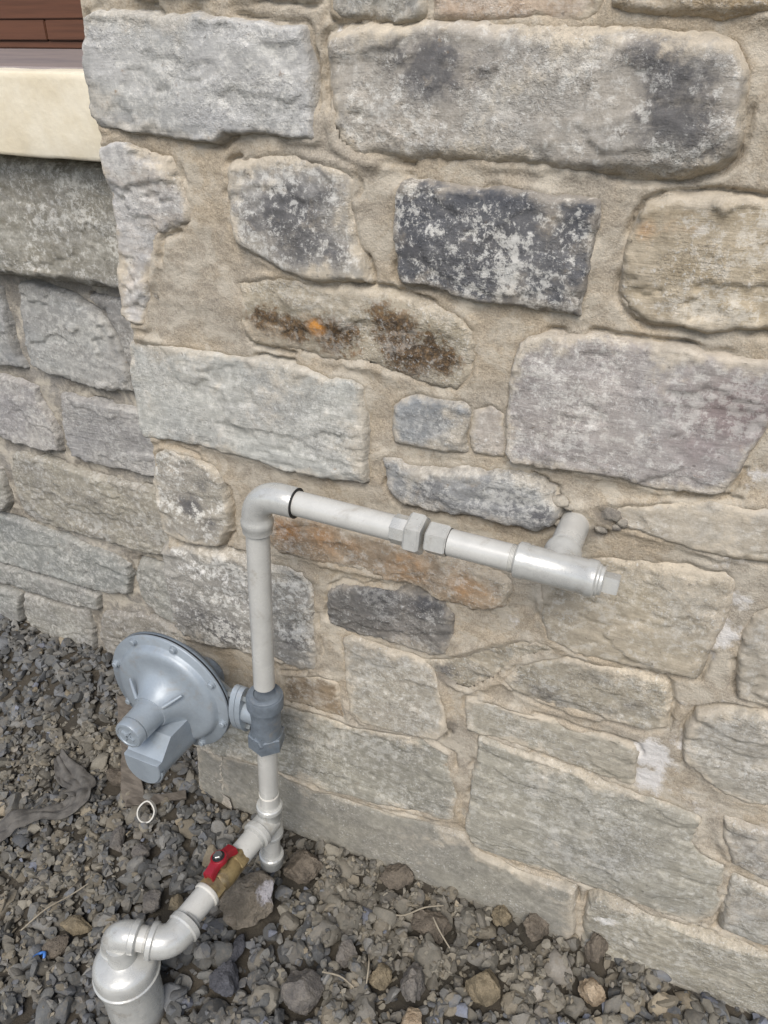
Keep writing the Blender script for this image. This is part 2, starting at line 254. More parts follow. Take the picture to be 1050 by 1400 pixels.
    gr = N.math('ADD', N.math('MULTIPLY', gr, N.math('ADD', N.math('MULTIPLY', rm, .6), .4)), 1.)
    col = N.mix(1.0, col, N.n('ShaderNodeCombineColor', {0: gr, 1: gr, 2: gr}).outputs[0], 'MULTIPLY')
    # pits
    pit = N.ramp(N.noise(p, 130, 2, .5), .70, .76)
    col = N.mix(N.math('MULTIPLY', pit, .45), col, lin((70, 64, 58)))
    hgt = N.math('ADD', N.math('MULTIPLY', N.math('MULTIPLY', sp, rm), 1.2), N.math('MULTIPLY', rm, -.45))
    hgt = N.math('ADD', hgt, N.math('MULTIPLY', n_mid, 1.5)); hgt = N.math('ADD', hgt, N.math('MULTIPLY', fst, N.math('ADD', N.math('MULTIPLY', I['Grain'], .55), .1)))
    b = N.n('ShaderNodeBump', {'Strength': I['Bump'], 'Distance': .003, 'Height': hgt})
    pb = N.n('ShaderNodeBsdfPrincipled', {'Base Color': col, 'Roughness': .88, 'Normal': b.outputs[0], 'Specular IOR Level': .25})
    sg.links.new(pb.outputs[0], go.inputs[0])
build_stone_group()
def stone_mat(a, b, k):
    m = bpy.data.materials.new('stone_material'); m.use_nodes = True; nt = m.node_tree
    nt.nodes.remove(nt.nodes['Principled BSDF']); g = nt.nodes.new('ShaderNodeGroup'); g.node_tree = sg
    I = g.inputs; I['A'].default_value = lin(a, 1.04); I['B'].default_value = lin(b, 1.04)
    I['Dark'].default_value = lin((84, 83, 84)); I['Smear'].default_value = k.get('smearcol', MORTAR)
    I['White'].default_value = min(1., k.get('white', .15)+.15); I['SmearAmt'].default_value = min(1., k.get('smear', .4)*1.15+.1)
    I['Grain'].default_value = k.get('grain', .35); I['Bump'].default_value = .65*min(1.4, k.get('rough', 1.))
    I['Haze'].default_value = k.get('haze', .8)
    I['Seed'].default_value = tuple(rng.uniform(-5, 5, 3))
    nt.links.new(g.outputs[0], nt.nodes['Material Output'].inputs[0]); return m
def mortar_mat(name, c, c2, white=True):
    m, nt, nd, lk, pb = new_mat(name); N = NT(nt); p = N.pos()
    n1 = N.noise(p, 7, 5, .6, .3); n2 = N.noise(p, 60, 6, .7); n3 = N.noise(p, 500, 3, .7); n4 = N.noise(p, 210, 3, .7)
    col = N.mix(N.ramp(n1, .35, .65), c, c2)
    gr = N.math('ADD', N.math('MULTIPLY', N.math('SUBTRACT', n3, .5), 1.3), N.math('MULTIPLY', N.math('SUBTRACT', n4, .5), .7))
    gr = N.math('ADD', N.math('ADD', gr, N.math('MULTIPLY', N.math('SUBTRACT', n2, .5), .5)), 1.)
    col = N.mix(1., col, N.n('ShaderNodeCombineColor', {0: gr, 1: gr, 2: gr}).outputs[0], 'MULTIPLY')
    n5 = N.noise(p, 22, 5, .7, .5); col = N.mix(N.math('MULTIPLY', N.ramp(n5, .44, .62), .75), col, lin((190, 181, 165)))
    dk = N.math('ADD', N.attr('dark'), N.math('MULTIPLY', N.math('SUBTRACT', n2, .5), 1.2))
    col = N.mix(N.math('MULTIPLY', N.ramp(dk, .25, .8), .75), col, lin((104, 98, 90)))
    wh = N.math('ADD', N.attr('wht'), N.math('MULTIPLY', N.math('SUBTRACT', n2, .5), 2.))
    col = N.mix(N.math('MULTIPLY', N.ramp(wh, .4, .9), .9), col, lin((212, 208, 203)))
    h = N.math('ADD', N.math('MULTIPLY', n3, .6), N.math('ADD', n4, N.math('MULTIPLY', n2, 1.2)))
    b = N.n('ShaderNodeBump', {'Strength': .6, 'Distance': .003, 'Height': h})
    lk.new(col, pb.inputs['Base Color']); lk.new(b.outputs[0], pb.inputs['Normal'])
    pb.inputs['Roughness'].default_value = .93; pb.inputs['Specular IOR Level'].default_value = .2
    return m
def plain_mat(name, c, rough=.5, metal=0., var=.12, scale=40, bump=.1, dist=.001, c2=None, coat=0., det=5, spec=.5, stretch=(1, 1, 1), dust=0.):
    m, nt, nd, lk, pb = new_mat(name); N = NT(nt); p = N.vmul(N.pos(), stretch)
    n1 = N.noise(p, scale, det, .6); n2 = N.noise(p, scale*9, 3, .6)
    col = N.mix(N.ramp(n1, .35, .68), c, c2 if c2 else tuple(v*(1-var) for v in c[:3])+(1,))
    g = N.math('ADD', N.math('MULTIPLY', N.math('SUBTRACT', n2, .5), var), 1.)
    col = N.mix(1., col, N.n('ShaderNodeCombineColor', {0: g, 1: g, 2: g}).outputs[0], 'MULTIPLY')
    if dust:                               # scuffs and splashes of dried dirt
        nd_ = N.noise(p, 24, 7, .75, .6); ns_ = N.noise(N.vmul(p, (1, 1, .35)), 55, 6, .7)
        col = N.mix(N.math('MULTIPLY', N.ramp(nd_, .54, .68), dust), col, lin((140, 130, 114)))
        col = N.mix(N.math('MULTIPLY', N.ramp(ns_, .66, .72), dust*1.3), col, lin((120, 112, 102)))
    b = N.n('ShaderNodeBump', {'Strength': bump, 'Distance': dist, 'Height': N.math('ADD', n1, N.math('MULTIPLY', n2, .5))})
    lk.new(col, pb.inputs['Base Color']); lk.new(b.outputs[0], pb.inputs['Normal'])
    lk.new(N.math('ADD', N.math('MULTIPLY', N.math('SUBTRACT', n1, .5), .3), rough, clamp=True), pb.inputs['Roughness'])
    pb.inputs['Metallic'].default_value = metal; pb.inputs['Coat Weight'].default_value = coat; pb.inputs['Coat Roughness'].default_value = .15
    pb.inputs['Specular IOR Level'].default_value = spec
    return m
M_MORTAR = mortar_mat('tan_mortar', lin((171, 157, 136)), lin((159, 150, 136))); M_MORTAR_G = mortar_mat('grey_mortar', MORTAR_G, lin((126, 119, 108)))
M_PIPE = plain_mat('cream_pipe_paint', lin((190, 188, 181)), .30, .0, .1, 30, .12, .0008, coat=.3, dust=.4)
M_CAST = plain_mat('silver_grey_fitting_paint', lin((190, 189, 183)), .25, .2, .14, 60, .35, .001, coat=.15, dust=.4)
M_REG = plain_mat('blue_grey_regulator_paint', lin((148, 156, 162)), .42, .15, .14, 28, .4, .0012, coat=.2, dust=.35)
M_REGD = plain_mat('dark_blue_grey_body_paint', lin((112, 120, 127)), .5, .1, .25, 55, .7, .002, dust=.5)
M_BOLT = plain_mat('zinc_bolt', lin((150, 152, 150)), .35, .8, .15, 90, .1)
M_BLACK = plain_mat('black_rubber', lin((28, 28, 28)), .6, 0, .2, 60, .1)
M_BRASS = plain_mat('brass', lin((160, 140, 100)), .45, .6, .3, 50, .3, c2=lin((108, 92, 64)), dust=.5)
M_RED = plain_mat('red_paint', lin((140, 20, 34)), .45, .0, .2, 50, .2, coat=.2)
M_COPING = plain_mat('cream_cast_stone', lin((226, 217, 196)), .85, 0, .14, 11, .5, .003, c2=lin((214, 202, 176)), spec=.2)
M_SILL = plain_mat('mauve_grey_metal_sill', lin((150, 138, 132)), .5, .1, .1, 12, .05, c2=lin((128, 120, 118)), stretch=(.3, 1, 6))
M_SIDING = plain_mat('brown_siding', lin((98, 62, 42)), .55, 0, .15, 20, .1, c2=lin((84, 52, 34)), stretch=(.3, 1, 8))
M_WOOD = plain_mat('weathered_wood', lin((104, 96, 86)), .9, 0, .3, 18, .5, .002, c2=lin((80, 73, 65)), stretch=(1, 6, 6))
M_FABRIC = plain_mat('dusty_landscape_fabric', lin((98, 94, 88)), .9, 0, .25, 50, .4, .002, c2=lin((76, 73, 69)))
M_TWIG = plain_mat('dry_twig', lin((148, 138, 120)), .85, 0, .2, 80, .2)
M_WHITE = plain_mat('white_plastic', lin((196, 192, 182)), .5, 0, .1, 60, .05)
M_BLUE = plain_mat('blue_plastic', lin((70, 120, 190)), .4, 0, .1, 60, .05)

# ------------------------------------------------------------------ heightfield stones
STEP = .003
ALLSD = {}
def stone(pl, pts, a, b, k, parent, Y0, frame='front', step=STEP, seed=0):
    P = np.array(pts)/1000.
    x0, z0 = P.min(0)-.018; x1, z1 = P.max(0)+.018
    u = np.arange(math.floor(x0/step), math.ceil(x1/step)+1)*step; v = np.arange(math.floor(z0/step), math.ceil(z1/step)+1)*step
    X, Z = np.meshgrid(u, v)
    Xw = X+.0045*fbm(X*30, Z*30, seed+5, 4, .6); Zw = Z+.0045*fbm(X*30, Z*30, seed+9, 4, .6)
    d = sdist(P, Xw, Zw)
    r = np.random.default_rng(seed+100)
    sharp = k.get('sharp', 0); rough = k.get('rough', 1.)
    d = d+.0016*fbm(X*130, Z*130, seed, 3)*rough+k.get('grow', .0045)
    top = (.0065+.004*r.uniform())*k.get('proud', 1.)+.002
    rr = .016 if k.get('round') else (.0055 if sharp else .0095)
    rr = rr*(1+.6*fbm(X*14, Z*14, seed+8, 3))       # arris: here crisp, there worn
    rise = 1-(1-np.clip(d/rr, 0, 1))**(1.35 if sharp else 1.8)
    h = -.005+(top+.005)*rise
    h = h+rise*((X-P[:, 0].mean())*r.uniform(-.025, .025)+(Z-P[:, 1].mean())*r.uniform(-.04, .02))
    h = h+rise*.0011*rough*fbm(X*14, Z*30, seed+1, 4)
    h = h+rise*.0020*rough*fbm(X*24, Z*30, seed+2, 5, .6)
    st = k.get('step', .8)
    t = fbm(X*7, Z*13, seed+3, 4); h = h+rise*.0030*st*sstep(.02, .045, t)
    t = fbm(X*9+3, Z*22, seed+4, 4); h = h-rise*.0024*st*sstep(.16, .18, t)
    # chipped bites along the rim
    t = fbm(X*22, Z*22, seed+6, 3); h = h-.0055*sstep(.12, .26, t)*np.exp(-np.maximum(d, 0)/.012)*rise
    h = np.where(d < 0, -.005+d*4., h)
    at = {'edge': np.exp(-np.maximum(d, 0)/.015)}
    for n in ('dark', 'rust', 'brown', 'purple', 'wht'):
        f = np.zeros_like(X)
        for (bx, bz, br, s) in k.get(n, ()):
            f = np.maximum(f, s*np.exp(-(((X-bx/1000)/(br/1000))**2+((Z-bz/1000)/(br/1000*.8))**2)*.9))
        at[n] = f
    if frame == 'front': Pn = np.stack([X, Y0-h, Z], -1)
    else: Pn = np.stack([Y0-h, -X, Z], -1)
    me, cen = grid_mesh('stone', Pn, d > -.0085, at)
    o = link('stone', me, stone_mat(a, b, k), parent); o.location = cen
    if step == STEP: ALLSD.setdefault(pl, []).append((u, v, d))
    return o
def mortar_sheet(name, pl, X0, X1, Z0, Z1, Y0, base, parent, mat, seed, dark=(), wht=(), pits=(), smr=.007):
    u = np.arange(math.floor(X0/STEP), math.ceil(X1/STEP)+1)*STEP; v = np.arange(math.floor(Z0/STEP), math.ceil(Z1/STEP)+1)*STEP
    X, Z = np.meshgrid(u, v); D = np.full(X.shape, -1.)
    for su, sv, d in ALLSD.get(pl, []):
        i0 = int(round((su[0]-u[0])/STEP)); j0 = int(round((sv[0]-v[0])/STEP))
        a0 = max(0, i0); a1 = min(len(u), i0+len(su)); b0 = max(0, j0); b1 = min(len(v), j0+len(sv))
        if a1 > a0 and b1 > b0:
            D[b0:b1, a0:a1] = np.maximum(D[b0:b1, a0:a1], d[b0-j0:b1-j0, a0-i0:a1-i0])
    e = np.exp(-np.maximum(-D, 0)/.006)
    h = base+.0022*fbm(X*16, Z*16, seed, 4)+.0011*fbm(X*70, Z*70, seed+3, 4, .65)+.0012*fbm(X*16, Z*75, seed+2, 3)+smr*e*sstep(-.25, .35, fbm(X*9, Z*9, seed+5, 3))-.5*np.maximum(D, 0)
    gap = sstep(.08, .24, fbm(X*11, Z*11, seed+7, 3))*np.exp(-((D+.001)/.0032)**2)
    h = h-.011*gap
    fd = np.zeros_like(X); fw = np.zeros_like(X)
    for (x, z, r_, s) in dark: fd = np.maximum(fd, s*np.exp(-((X-x)**2+(Z-z)**2)/r_**2))
    for (x, z, r_, s) in wht: fw = np.maximum(fw, s*np.exp(-((X-x)**2+(Z-z)**2)/r_**2))
    for (x, z, r_, dep) in pits:
        q = np.exp(-((X-x)**2+(Z-z)**2)/r_**2); h = h+dep*q*(1+.5*fbm(X*120, Z*120, seed+9, 3))
    Pn = np.stack([X, Y0-h, Z], -1)
    me, cen = grid_mesh(name, Pn, D < .012, {'dark': fd, 'wht': fw})
    o = link(name, me, mat, parent); o.location = cen; return o
def box(name, lo, hi, mat, parent=None, bev=0.):
    bm = bmesh.new(); bmesh.ops.create_cube(bm, size=1)
    lo = Vector(lo); hi = Vector(hi)
    for v in bm.verts: v.co = Vector([(lo[i]+hi[i])/2+v.co[i]*(hi[i]-lo[i]) for i in range(3)])
    if bev: bmesh.ops.bevel(bm, geom=bm.edges[:], offset=bev, segments=2, affect='EDGES')
    me = bpy.data.meshes.new(name); bm.to_mesh(me); bm.free(); return link(name, me, mat, parent)

# ------------------------------------------------------------------ the stone pillar and the recessed wall
YL, YL0 = .22, .19
pillar = tag(empty('stone_pillar', (0, 0, 0)), 'tall pillar of rough grey and tan stones in thick tan mortar, pierced by the gas pipe', 'pillar')
lwall = tag(empty('stone_wall', (-.5, .3, 0)), 'low recessed grey stone wall with cream coping left of the pillar', 'wall')
lwall.location = (0, 0, 0)
for i, (pl, pts, a, b, k) in enumerate(STONES):
    k = dict(k)
    if pl == 'M': stone('M', pts, a, b, k, pillar, 0., seed=i*31+1)
    else:
        k['smearcol'] = MORTAR_G; k['grow'] = .0025
        stone(pl, pts, a, b, k, lwall, YL if pl == 'L' else YL0, seed=i*31+1)
def rnd_stones(pl, parent, u0, u1, rows, frame, Y0, seed0):     # courses beyond the picture's edge
    r = np.random.default_rng(seed0)
    for (z0, z1) in rows:
        x = u0
        while x < u1-.06:
            wd = r.uniform(.16, .42); xe = min(u1, x+wd)
            if u1-xe < .08: xe = u1
            g = .009; j = lambda: r.uniform(-.006, .006)
            pts = [(x+g+j(), z0+g+j()), ((x+xe)/2, z0+g+j()), (xe-g+j(), z0+g+j()), (xe-g+j(), (z0+z1)/2), (xe-g+j(), z1-g+j()), ((x+xe)/2, z1-g+j()), (x+g+j(), z1-g+j()), (x+g+j(), (z0+z1)/2)]
            c = r.uniform(138, 170); wm = r.uniform(2, 22)
            stone(pl, [(p[0]*1000, p[1]*1000) for p in pts], (c, c-wm*.4, c-wm), (c-16, c-16-wm*.4, c-18-wm), dict(smear=.5, white=r.uniform(.1, .5), grain=r.uniform(.2, 1), sharp=r.integers(0, 2)), parent, Y0, frame, .006, int(r.integers(1e6)))
            x = xe
for q, (za, zb) in enumerate([(-.05, .13), (.13, .30), (.30, .47), (.47, .64), (.64, .81), (.81, .95), (.95, 1.12), (1.12, 1.28), (1.28, 1.43)]):
    xr = 0.                                # carry on where the last stone of this course ends
    for pl, pts, *_ in STONES:
        if pl != 'M': continue
        for (xa, ya), (xb, yb) in zip(pts, pts[1:]+pts[:1]):
            for f_ in np.linspace(0, 1, 9):
                if za*1000-6 < ya+(yb-ya)*f_ < zb*1000+6: xr = max(xr, (xa+(xb-xa)*f_)/1000)
    rnd_stones('MX', pillar, xr+.004, 1.5, [(za, zb)], 'front', 0., 110+q)
rnd_stones('MX', pillar, -.24, .885, [(1.43, 1.62), (1.62, 1.78)], 'front', 0., 12)
rnd_stones('MX', pillar, -.30, -.002, [(-.05, .14), (.14, .33), (.33, .49), (.49, .66), (.66, .78), (.78, .93), (.93, 1.05), (1.05, 1.22), (1.22, 1.34), (1.34, 1.5), (1.5, 1.7)], 'side', -.226, 14)
mortar_sheet('mortar', 'M', -.238, .9, -.06, 1.46, 0., .0028, pillar, M_MORTAR, 77,
             dark=[(0.391, 0.862, 0.0129, 1), (0.45, 0.864, 0.0198, 0.9), (0.44, 0.837, 0.0183, 0.7), (0.499, 1.087, 0.0108, 0.8), (0.257, 0.529, 0.0248, 0.9), (0.269, 0.424, 0.0211, 0.8), (0.247, 0.194, 0.0518, 0.5), (0.311, 0.25, 0.0199, 0.6), (0.265, 0.591, 0.0164, 0.4)],
             wht=[(0.568, 0.493, 0.0355, 1.2), (0.571, 0.446, 0.032, 1.1), (0.61, 0.729, 0.0274, 1.1), (0.619, 0.783, 0.0177, 0.8), (0.627, 0.445, 0.0189, 0.5), (0.603, 0.95, 0.0242, 0.7), (0.601, 0.69, 0.015, 0.9), (0.598, 0.841, 0.0302, 0.5), (0.349, 0.66, 0.0258, 0.5), (0.599, 0.536, 0.0253, 0.6), (0.651, 0.425, 0.0262, 0.5), (0.591, 0.602, 0.0137, 0.5), (0.097, 1.369, 0.0077, 0.7), (0.638, 0.621, 0.0115, 0.5)],
             pits=[(0.394, 0.86, 0.0083, -0.02), (0.457, 0.864, 0.0135, 0.007), (0.413, 0.867, 0.0082, 0.006), (0.431, 0.837, 0.0129, 0.004), (0.467, 0.854, 0.0072, -0.01), (0.447, 0.836, 0.0064, -0.012), (0.615, 0.322, 0.0278, 0.004)])
mortar_sheet('mortar', 'MY', .9, 1.6, -.06, 1.78, .004, 0., pillar, M_MORTAR, 78)
mortar_sheet('mortar', 'MY', -.238, .9, 1.46, 1.78, .004, 0., pillar, M_MORTAR, 79)
mortar_sheet('mortar', 'L', -1.06, -.2, -.06, 1.2, YL, -.004, lwall, M_MORTAR_G, 80, smr=.003)
mortar_sheet('mortar', 'LY', -2.2, -1.06, -.06, 1.2, YL+.004, -.004, lwall, M_MORTAR_G, 81)

# crumbled mortar left round the hole of the pipe
M_LUMP = mortar_mat('broken_grey_mortar', lin((128, 122, 113)), lin((106, 100, 92)))
for q, (x_, z_, r_) in enumerate([(0.3927, 0.8709, 0.0109), (0.4043, 0.8653, 0.0073), (0.4557, 0.8674, 0.0125), (0.4711, 0.8587, 0.0089), (0.4469, 0.844, 0.0081), (0.4637, 0.8505, 0.0063), (0.393, 0.8389, 0.0065)]):
    bm = bmesh.new(); bmesh.ops.create_icosphere(bm, subdivisions=3, radius=1.); V = np.array([v.co[:] for v in bm.verts])
    V = V*(1+.35*fbm(V[:, 0]*1.8+q*5+V[:, 2], V[:, 1]*1.8-V[:, 2], q+300, 4, .65)+.15*fbm(V[:, 0]*6+V[:, 2]*4, V[:, 1]*6-V[:, 2]*4+q, q+350, 3, .7))[:, None]*np.array((r_, r_*.65, r_*.75))
    for v, c_ in zip(bm.verts, V): v.co = c_
    for f in bm.faces: f.smooth = True
    me = bpy.data.meshes.new('mortar_lump'); bm.to_mesh(me); bm.free(); lo_ = link('mortar_lump', me, M_LUMP, pillar); lo_.location = (x_, -.006, z_)
# ground-to-top core that the mortar and stones are bedded on
box('core', (-.222, .026, -.3), (1.6, .62, 1.8), M_MORTAR, pillar)
box('core', (-2.2, YL+.02, -.3), (-.222, .5, 1.19), M_MORTAR_G, lwall)
rnd_stones('LX', lwall, -2.1, -1.05, [(-.05, .12), (.12, .27), (.27, .42), (.42, .56), (.56, .70), (.70, .84)], 'front', YL, 15)
rnd_stones('LX', lwall, -2.1, -.76, [(.99, 1.19)], 'front', YL0, 16)
box('core', (-2.2, YL0+.012, 1.0), (-.222, YL+.03, 1.19), M_MORTAR_G, lwall)
# coping: cast block with a slightly worn front
def coping():
    x = np.linspace(-2.2, -.225, 330); prof = [(YL+.1, 1.204), (.15, 1.204), (.133, 1.2042), (.1305, 1.2065), (.13, 1.211), (.129, 1.24), (.1285, 1.27), (.129, 1.31), (.1298, 1.3175), (.1325, 1.3205), (.15, 1.3220), (.175, 1.324), (.2, 1.327)]
    P = np.zeros((len(prof), len(x), 3))
    for j, (yy, zz) in enumerate(prof):
        P[j, :, 0] = x; P[j, :, 1] = yy+.0012*fbm(x*14, x*0+j*.7, 3, 4); P[j, :, 2] = zz+.0012*fbm(x*18, x*0+j*.9+40, 5, 4)
    me, cen = grid_mesh('coping', P, np.ones(P.shape[:2], bool), {}, flip=True)
    o = link('coping', me, M_COPING, lwall); o.location = cen
coping()
# sloped sill behind the coping, then the brown boards of the house wall
def sill():
    bm = bmesh.new(); pr = [(.165, 1.318), (.17, 1.326), (.335, 1.349), (.36, 1.349), (.36, 1.30), (.165, 1.30)]
    rings = [[bm.verts.new((x, y, z)) for y, z in pr] for x in (-2.2, -.226)]
    for i in range(len(pr)): bm.faces.new((rings[0][i], rings[0][(i+1) % len(pr)], rings[1][(i+1) % len(pr)], rings[1][i]))
    bm.faces.new(rings[0][::-1]); bm.faces.new(rings[1])
    bmesh.ops.recalc_face_normals(bm, faces=bm.faces[:])
    me = bpy.data.meshes.new('sill'); bm.to_mesh(me); bm.free(); link('sill', me, M_SILL, lwall)
sill()
siding = tag(empty('house_siding', (0, 0, 0)), 'dark brown horizontal house siding above the cream coping', 'siding')
z = 1.349
for r_, hgt in enumerate((.012, .031, .034, .034, .034, .034, .034, .034, .034, .034)):
    xs = [-2.2, -1.3, -.6325, -.226] if r_ == 1 else ([-2.2, -.95, -.226] if r_ % 2 == 0 else [-2.2, -1.2, -.226])
    for q in range(len(xs)-1):
        box('board', (xs[q]+.0008, .34+(.004 if r_ == 0 else 0), z+.0006), (xs[q+1]-.0008, .36, z+hgt-.0006), M_SIDING, siding, .0015)
    z += hgt
box('backing', (-2.2, .352, 1.33), (-.226, .40, z), M_BLACK, siding)

# ------------------------------------------------------------------ ground
def gh(X, Y):
    X = np.asarray(X, float); Y = np.asarray(Y, float)
    h = .010*fbm(X*5+3, Y*5, 51, 3)+.006*fbm(X*16, Y*16, 52, 3)-.012
    h = h+.070*sstep(-.30, -.75, X)*sstep(-.10, .20, Y)
    h = h+.012*sstep(-.05, -.0, Y)*sstep(-.2, .1, X)
    h = h-.008*sstep(-.15, -.5, Y)
    return h
def ground():
    fx = np.arange(-1.9, 1.6, .009); fy = np.arange(-1.15, .3, .009)
    ox = np.geomspace(.03, 150, 26); xs = np.concatenate([(fx[0]-ox)[::-1], fx, fx[-1]+ox]); ys = np.concatenate([(fy[0]-ox)[::-1], fy, fy[-1]+ox])
    X, Y = np.meshgrid(xs, ys); H = gh(X, Y)
    far = np.maximum(np.maximum(-1.9-X, X-1.6), np.maximum(-1.15-Y, Y-.3)); H = H*(1-sstep(0, 1.5, far))+.012*fbm(X*4, Y*4, 8, 4)*sstep(0, 1., far)
    H = H+.004*fbm(X*45, Y*45, 53, 4, .65)*(far < 0)
    me, cen = grid_mesh('ground', np.stack([X, Y, H], -1), np.ones(X.shape, bool), {})
    m, nt, nd, lk, pb = new_mat('dusty_soil'); N = NT(nt); p = N.pos()
    n1 = N.noise(p, 4, 6, .6); n2 = N.noise(p, 60, 6, .7); n3 = N.noise(p, 400, 3, .7)
    col = N.mix(N.ramp(n1, .35, .65), lin((74, 68, 59)), lin((64, 60, 53))); col = N.mix(N.ramp(n2, .5, .75), col, lin((88, 82, 72)))
    h = N.math('ADD', n2, N.math('MULTIPLY', n3, .5)); b = N.n('ShaderNodeBump', {'Strength': .8, 'Distance': .004, 'Height': h})
    lk.new(col, pb.inputs['Base Color']); lk.new(b.outputs[0], pb.inputs['Normal']); pb.inputs['Roughness'].default_value = .95; pb.inputs['Specular IOR Level'].default_value = .15
    o = link('ground', me, m); o.location = cen; o['kind'] = 'structure'; o['label'] = 'dusty brown soil under the gravel'
ground()
def inside_wall(x, y): return (x > -.245 and y > -.004) or y > YL-.002

# ------------------------------------------------------------------ rocks: single stones and clods lying on the gravel
HX0, HY0, HS = -1.9, -1.15, .003
HM = gh(*np.meshgrid(np.arange(HX0, 1.65, HS), np.arange(HY0, .3, HS)))
def rock_mat(name, c, c2, patch=None):
    m, nt, nd, lk, pb = new_mat(name); N = NT(nt); p = N.pos()
    n1 = N.noise(p, 40, 6, .65); n2 = N.noise(p, 260, 4, .7); n3 = N.noise(p, 110, 3, .6)
    col = N.mix(N.ramp(n1, .36, .64), c, c2); g = N.math('ADD', N.math('MULTIPLY', N.math('SUBTRACT', n2, .5), 1.0), 1.)
    col = N.mix(1., col, N.n('ShaderNodeCombineColor', {0: g, 1: g, 2: g}).outputs[0], 'MULTIPLY')
    if patch:
        dv = N.n('ShaderNodeVectorMath', {0: p, 1: patch}, operation='DISTANCE').outputs['Value']
        f = N.math('SUBTRACT', N.math('ADD', n3, .1), N.math('MULTIPLY', dv, 22.)); col = N.mix(N.ramp(f, .02, .40), col, lin((170, 166, 168)))
    b = N.n('ShaderNodeBump', {'Strength': .9, 'Distance': .005, 'Height': N.math('ADD', n3, n2)})
    lk.new(col, pb.inputs['Base Color']); lk.new(b.outputs[0], pb.inputs['Normal']); pb.inputs['Roughness'].default_value = .92; pb.inputs['Specular IOR Level'].default_value = .2
    return m
RK = []
def rock(name, x, y, size, seed, mat, label, cat, rot=0., cuts=7, rough=.16, sink=.12, group='loose rocks on the gravel'):
    r = np.random.default_rng(seed); bm = bmesh.new(); bmesh.ops.create_icosphere(bm, subdivisions=4, radius=1.)
    V = np.array([v.co[:] for v in bm.verts])
    for q in range(cuts):                 # broken planes
        n = r.normal(size=3); n /= np.linalg.norm(n); dd = r.uniform(.55, .85); t = V@n; V = V-np.outer(np.maximum(t-dd, 0)*.92, n)
    off = r.uniform(-9, 9, 3); nn = fbm(V[:, 0]*1.9+off[0]+V[:, 2]*.9, V[:, 1]*1.9+off[1]-V[:, 2]*1.1, seed, 5, .65)
    n2 = fbm(V[:, 0]*6+off[2]+V[:, 2]*4, V[:, 1]*6-V[:, 2]*3, seed+3, 3, .6)
    V = V*(1+rough*nn+rough*.45*n2)[:, None]*np.array(size)
    for v, c in zip(bm.verts, V): v.co = c
    for f in bm.faces: f.smooth = True
    me = bpy.data.meshes.new(name); bm.to_mesh(me); bm.free(); me.set_sharp_from_angle(angle=math.radians(38))
    o = link(name, me, mat); zc = float(gh(x, y))+size[2]*(1-2*sink)+.006
    o.location = (x, y, zc); o.rotation_euler = (r.uniform(-.25, .25), r.uniform(-.25, .25), rot)
    tag(o, label, cat, group)
    RK.append((x, y, size[0], size[1], rot)); gx = np.arange(HX0, 1.65, HS); gy = np.arange(HY0, .3, HS)
    rr = max(size[0], size[1]); i0 = int((x-rr-HX0)/HS); i1 = int((x+rr-HX0)/HS)+1; j0 = int((y-rr-HY0)/HS); j1 = int((y+rr-HY0)/HS)+1
    XX, YY = np.meshgrid(gx[max(i0, 0):i1], gy[max(j0, 0):j1]); q = 1-((XX-x)**2+(YY-y)**2)/(rr*.92)**2
    sub = HM[max(j0, 0):j1, max(i0, 0):i1]; np.maximum(sub, np.where(q > 0, zc+size[2]*.9*np.sqrt(np.maximum(q, 0)), -9), out=sub)
    return o
MR_DUST = rock_mat('dusty_clod', lin((120, 110, 97)), lin((94, 86, 76))); MR_TAN = rock_mat('tan_rock', lin((140, 127, 104)), lin((108, 98, 80)))
MR_GREY = rock_mat('grey_rock', lin((122, 116, 108)), lin((98, 94, 90))); MR_PALE = rock_mat('pale_tan_rock', lin((178, 160, 136)), lin((140, 122, 100)))
MR_BLUE = rock_mat('blue_grey_rock', lin((92, 92, 96)), lin((74, 74, 78)))
MR_CONC = rock_mat('concrete_chunk', lin((126, 117, 104)), lin((100, 93, 82)), (.0, -.165, .045))
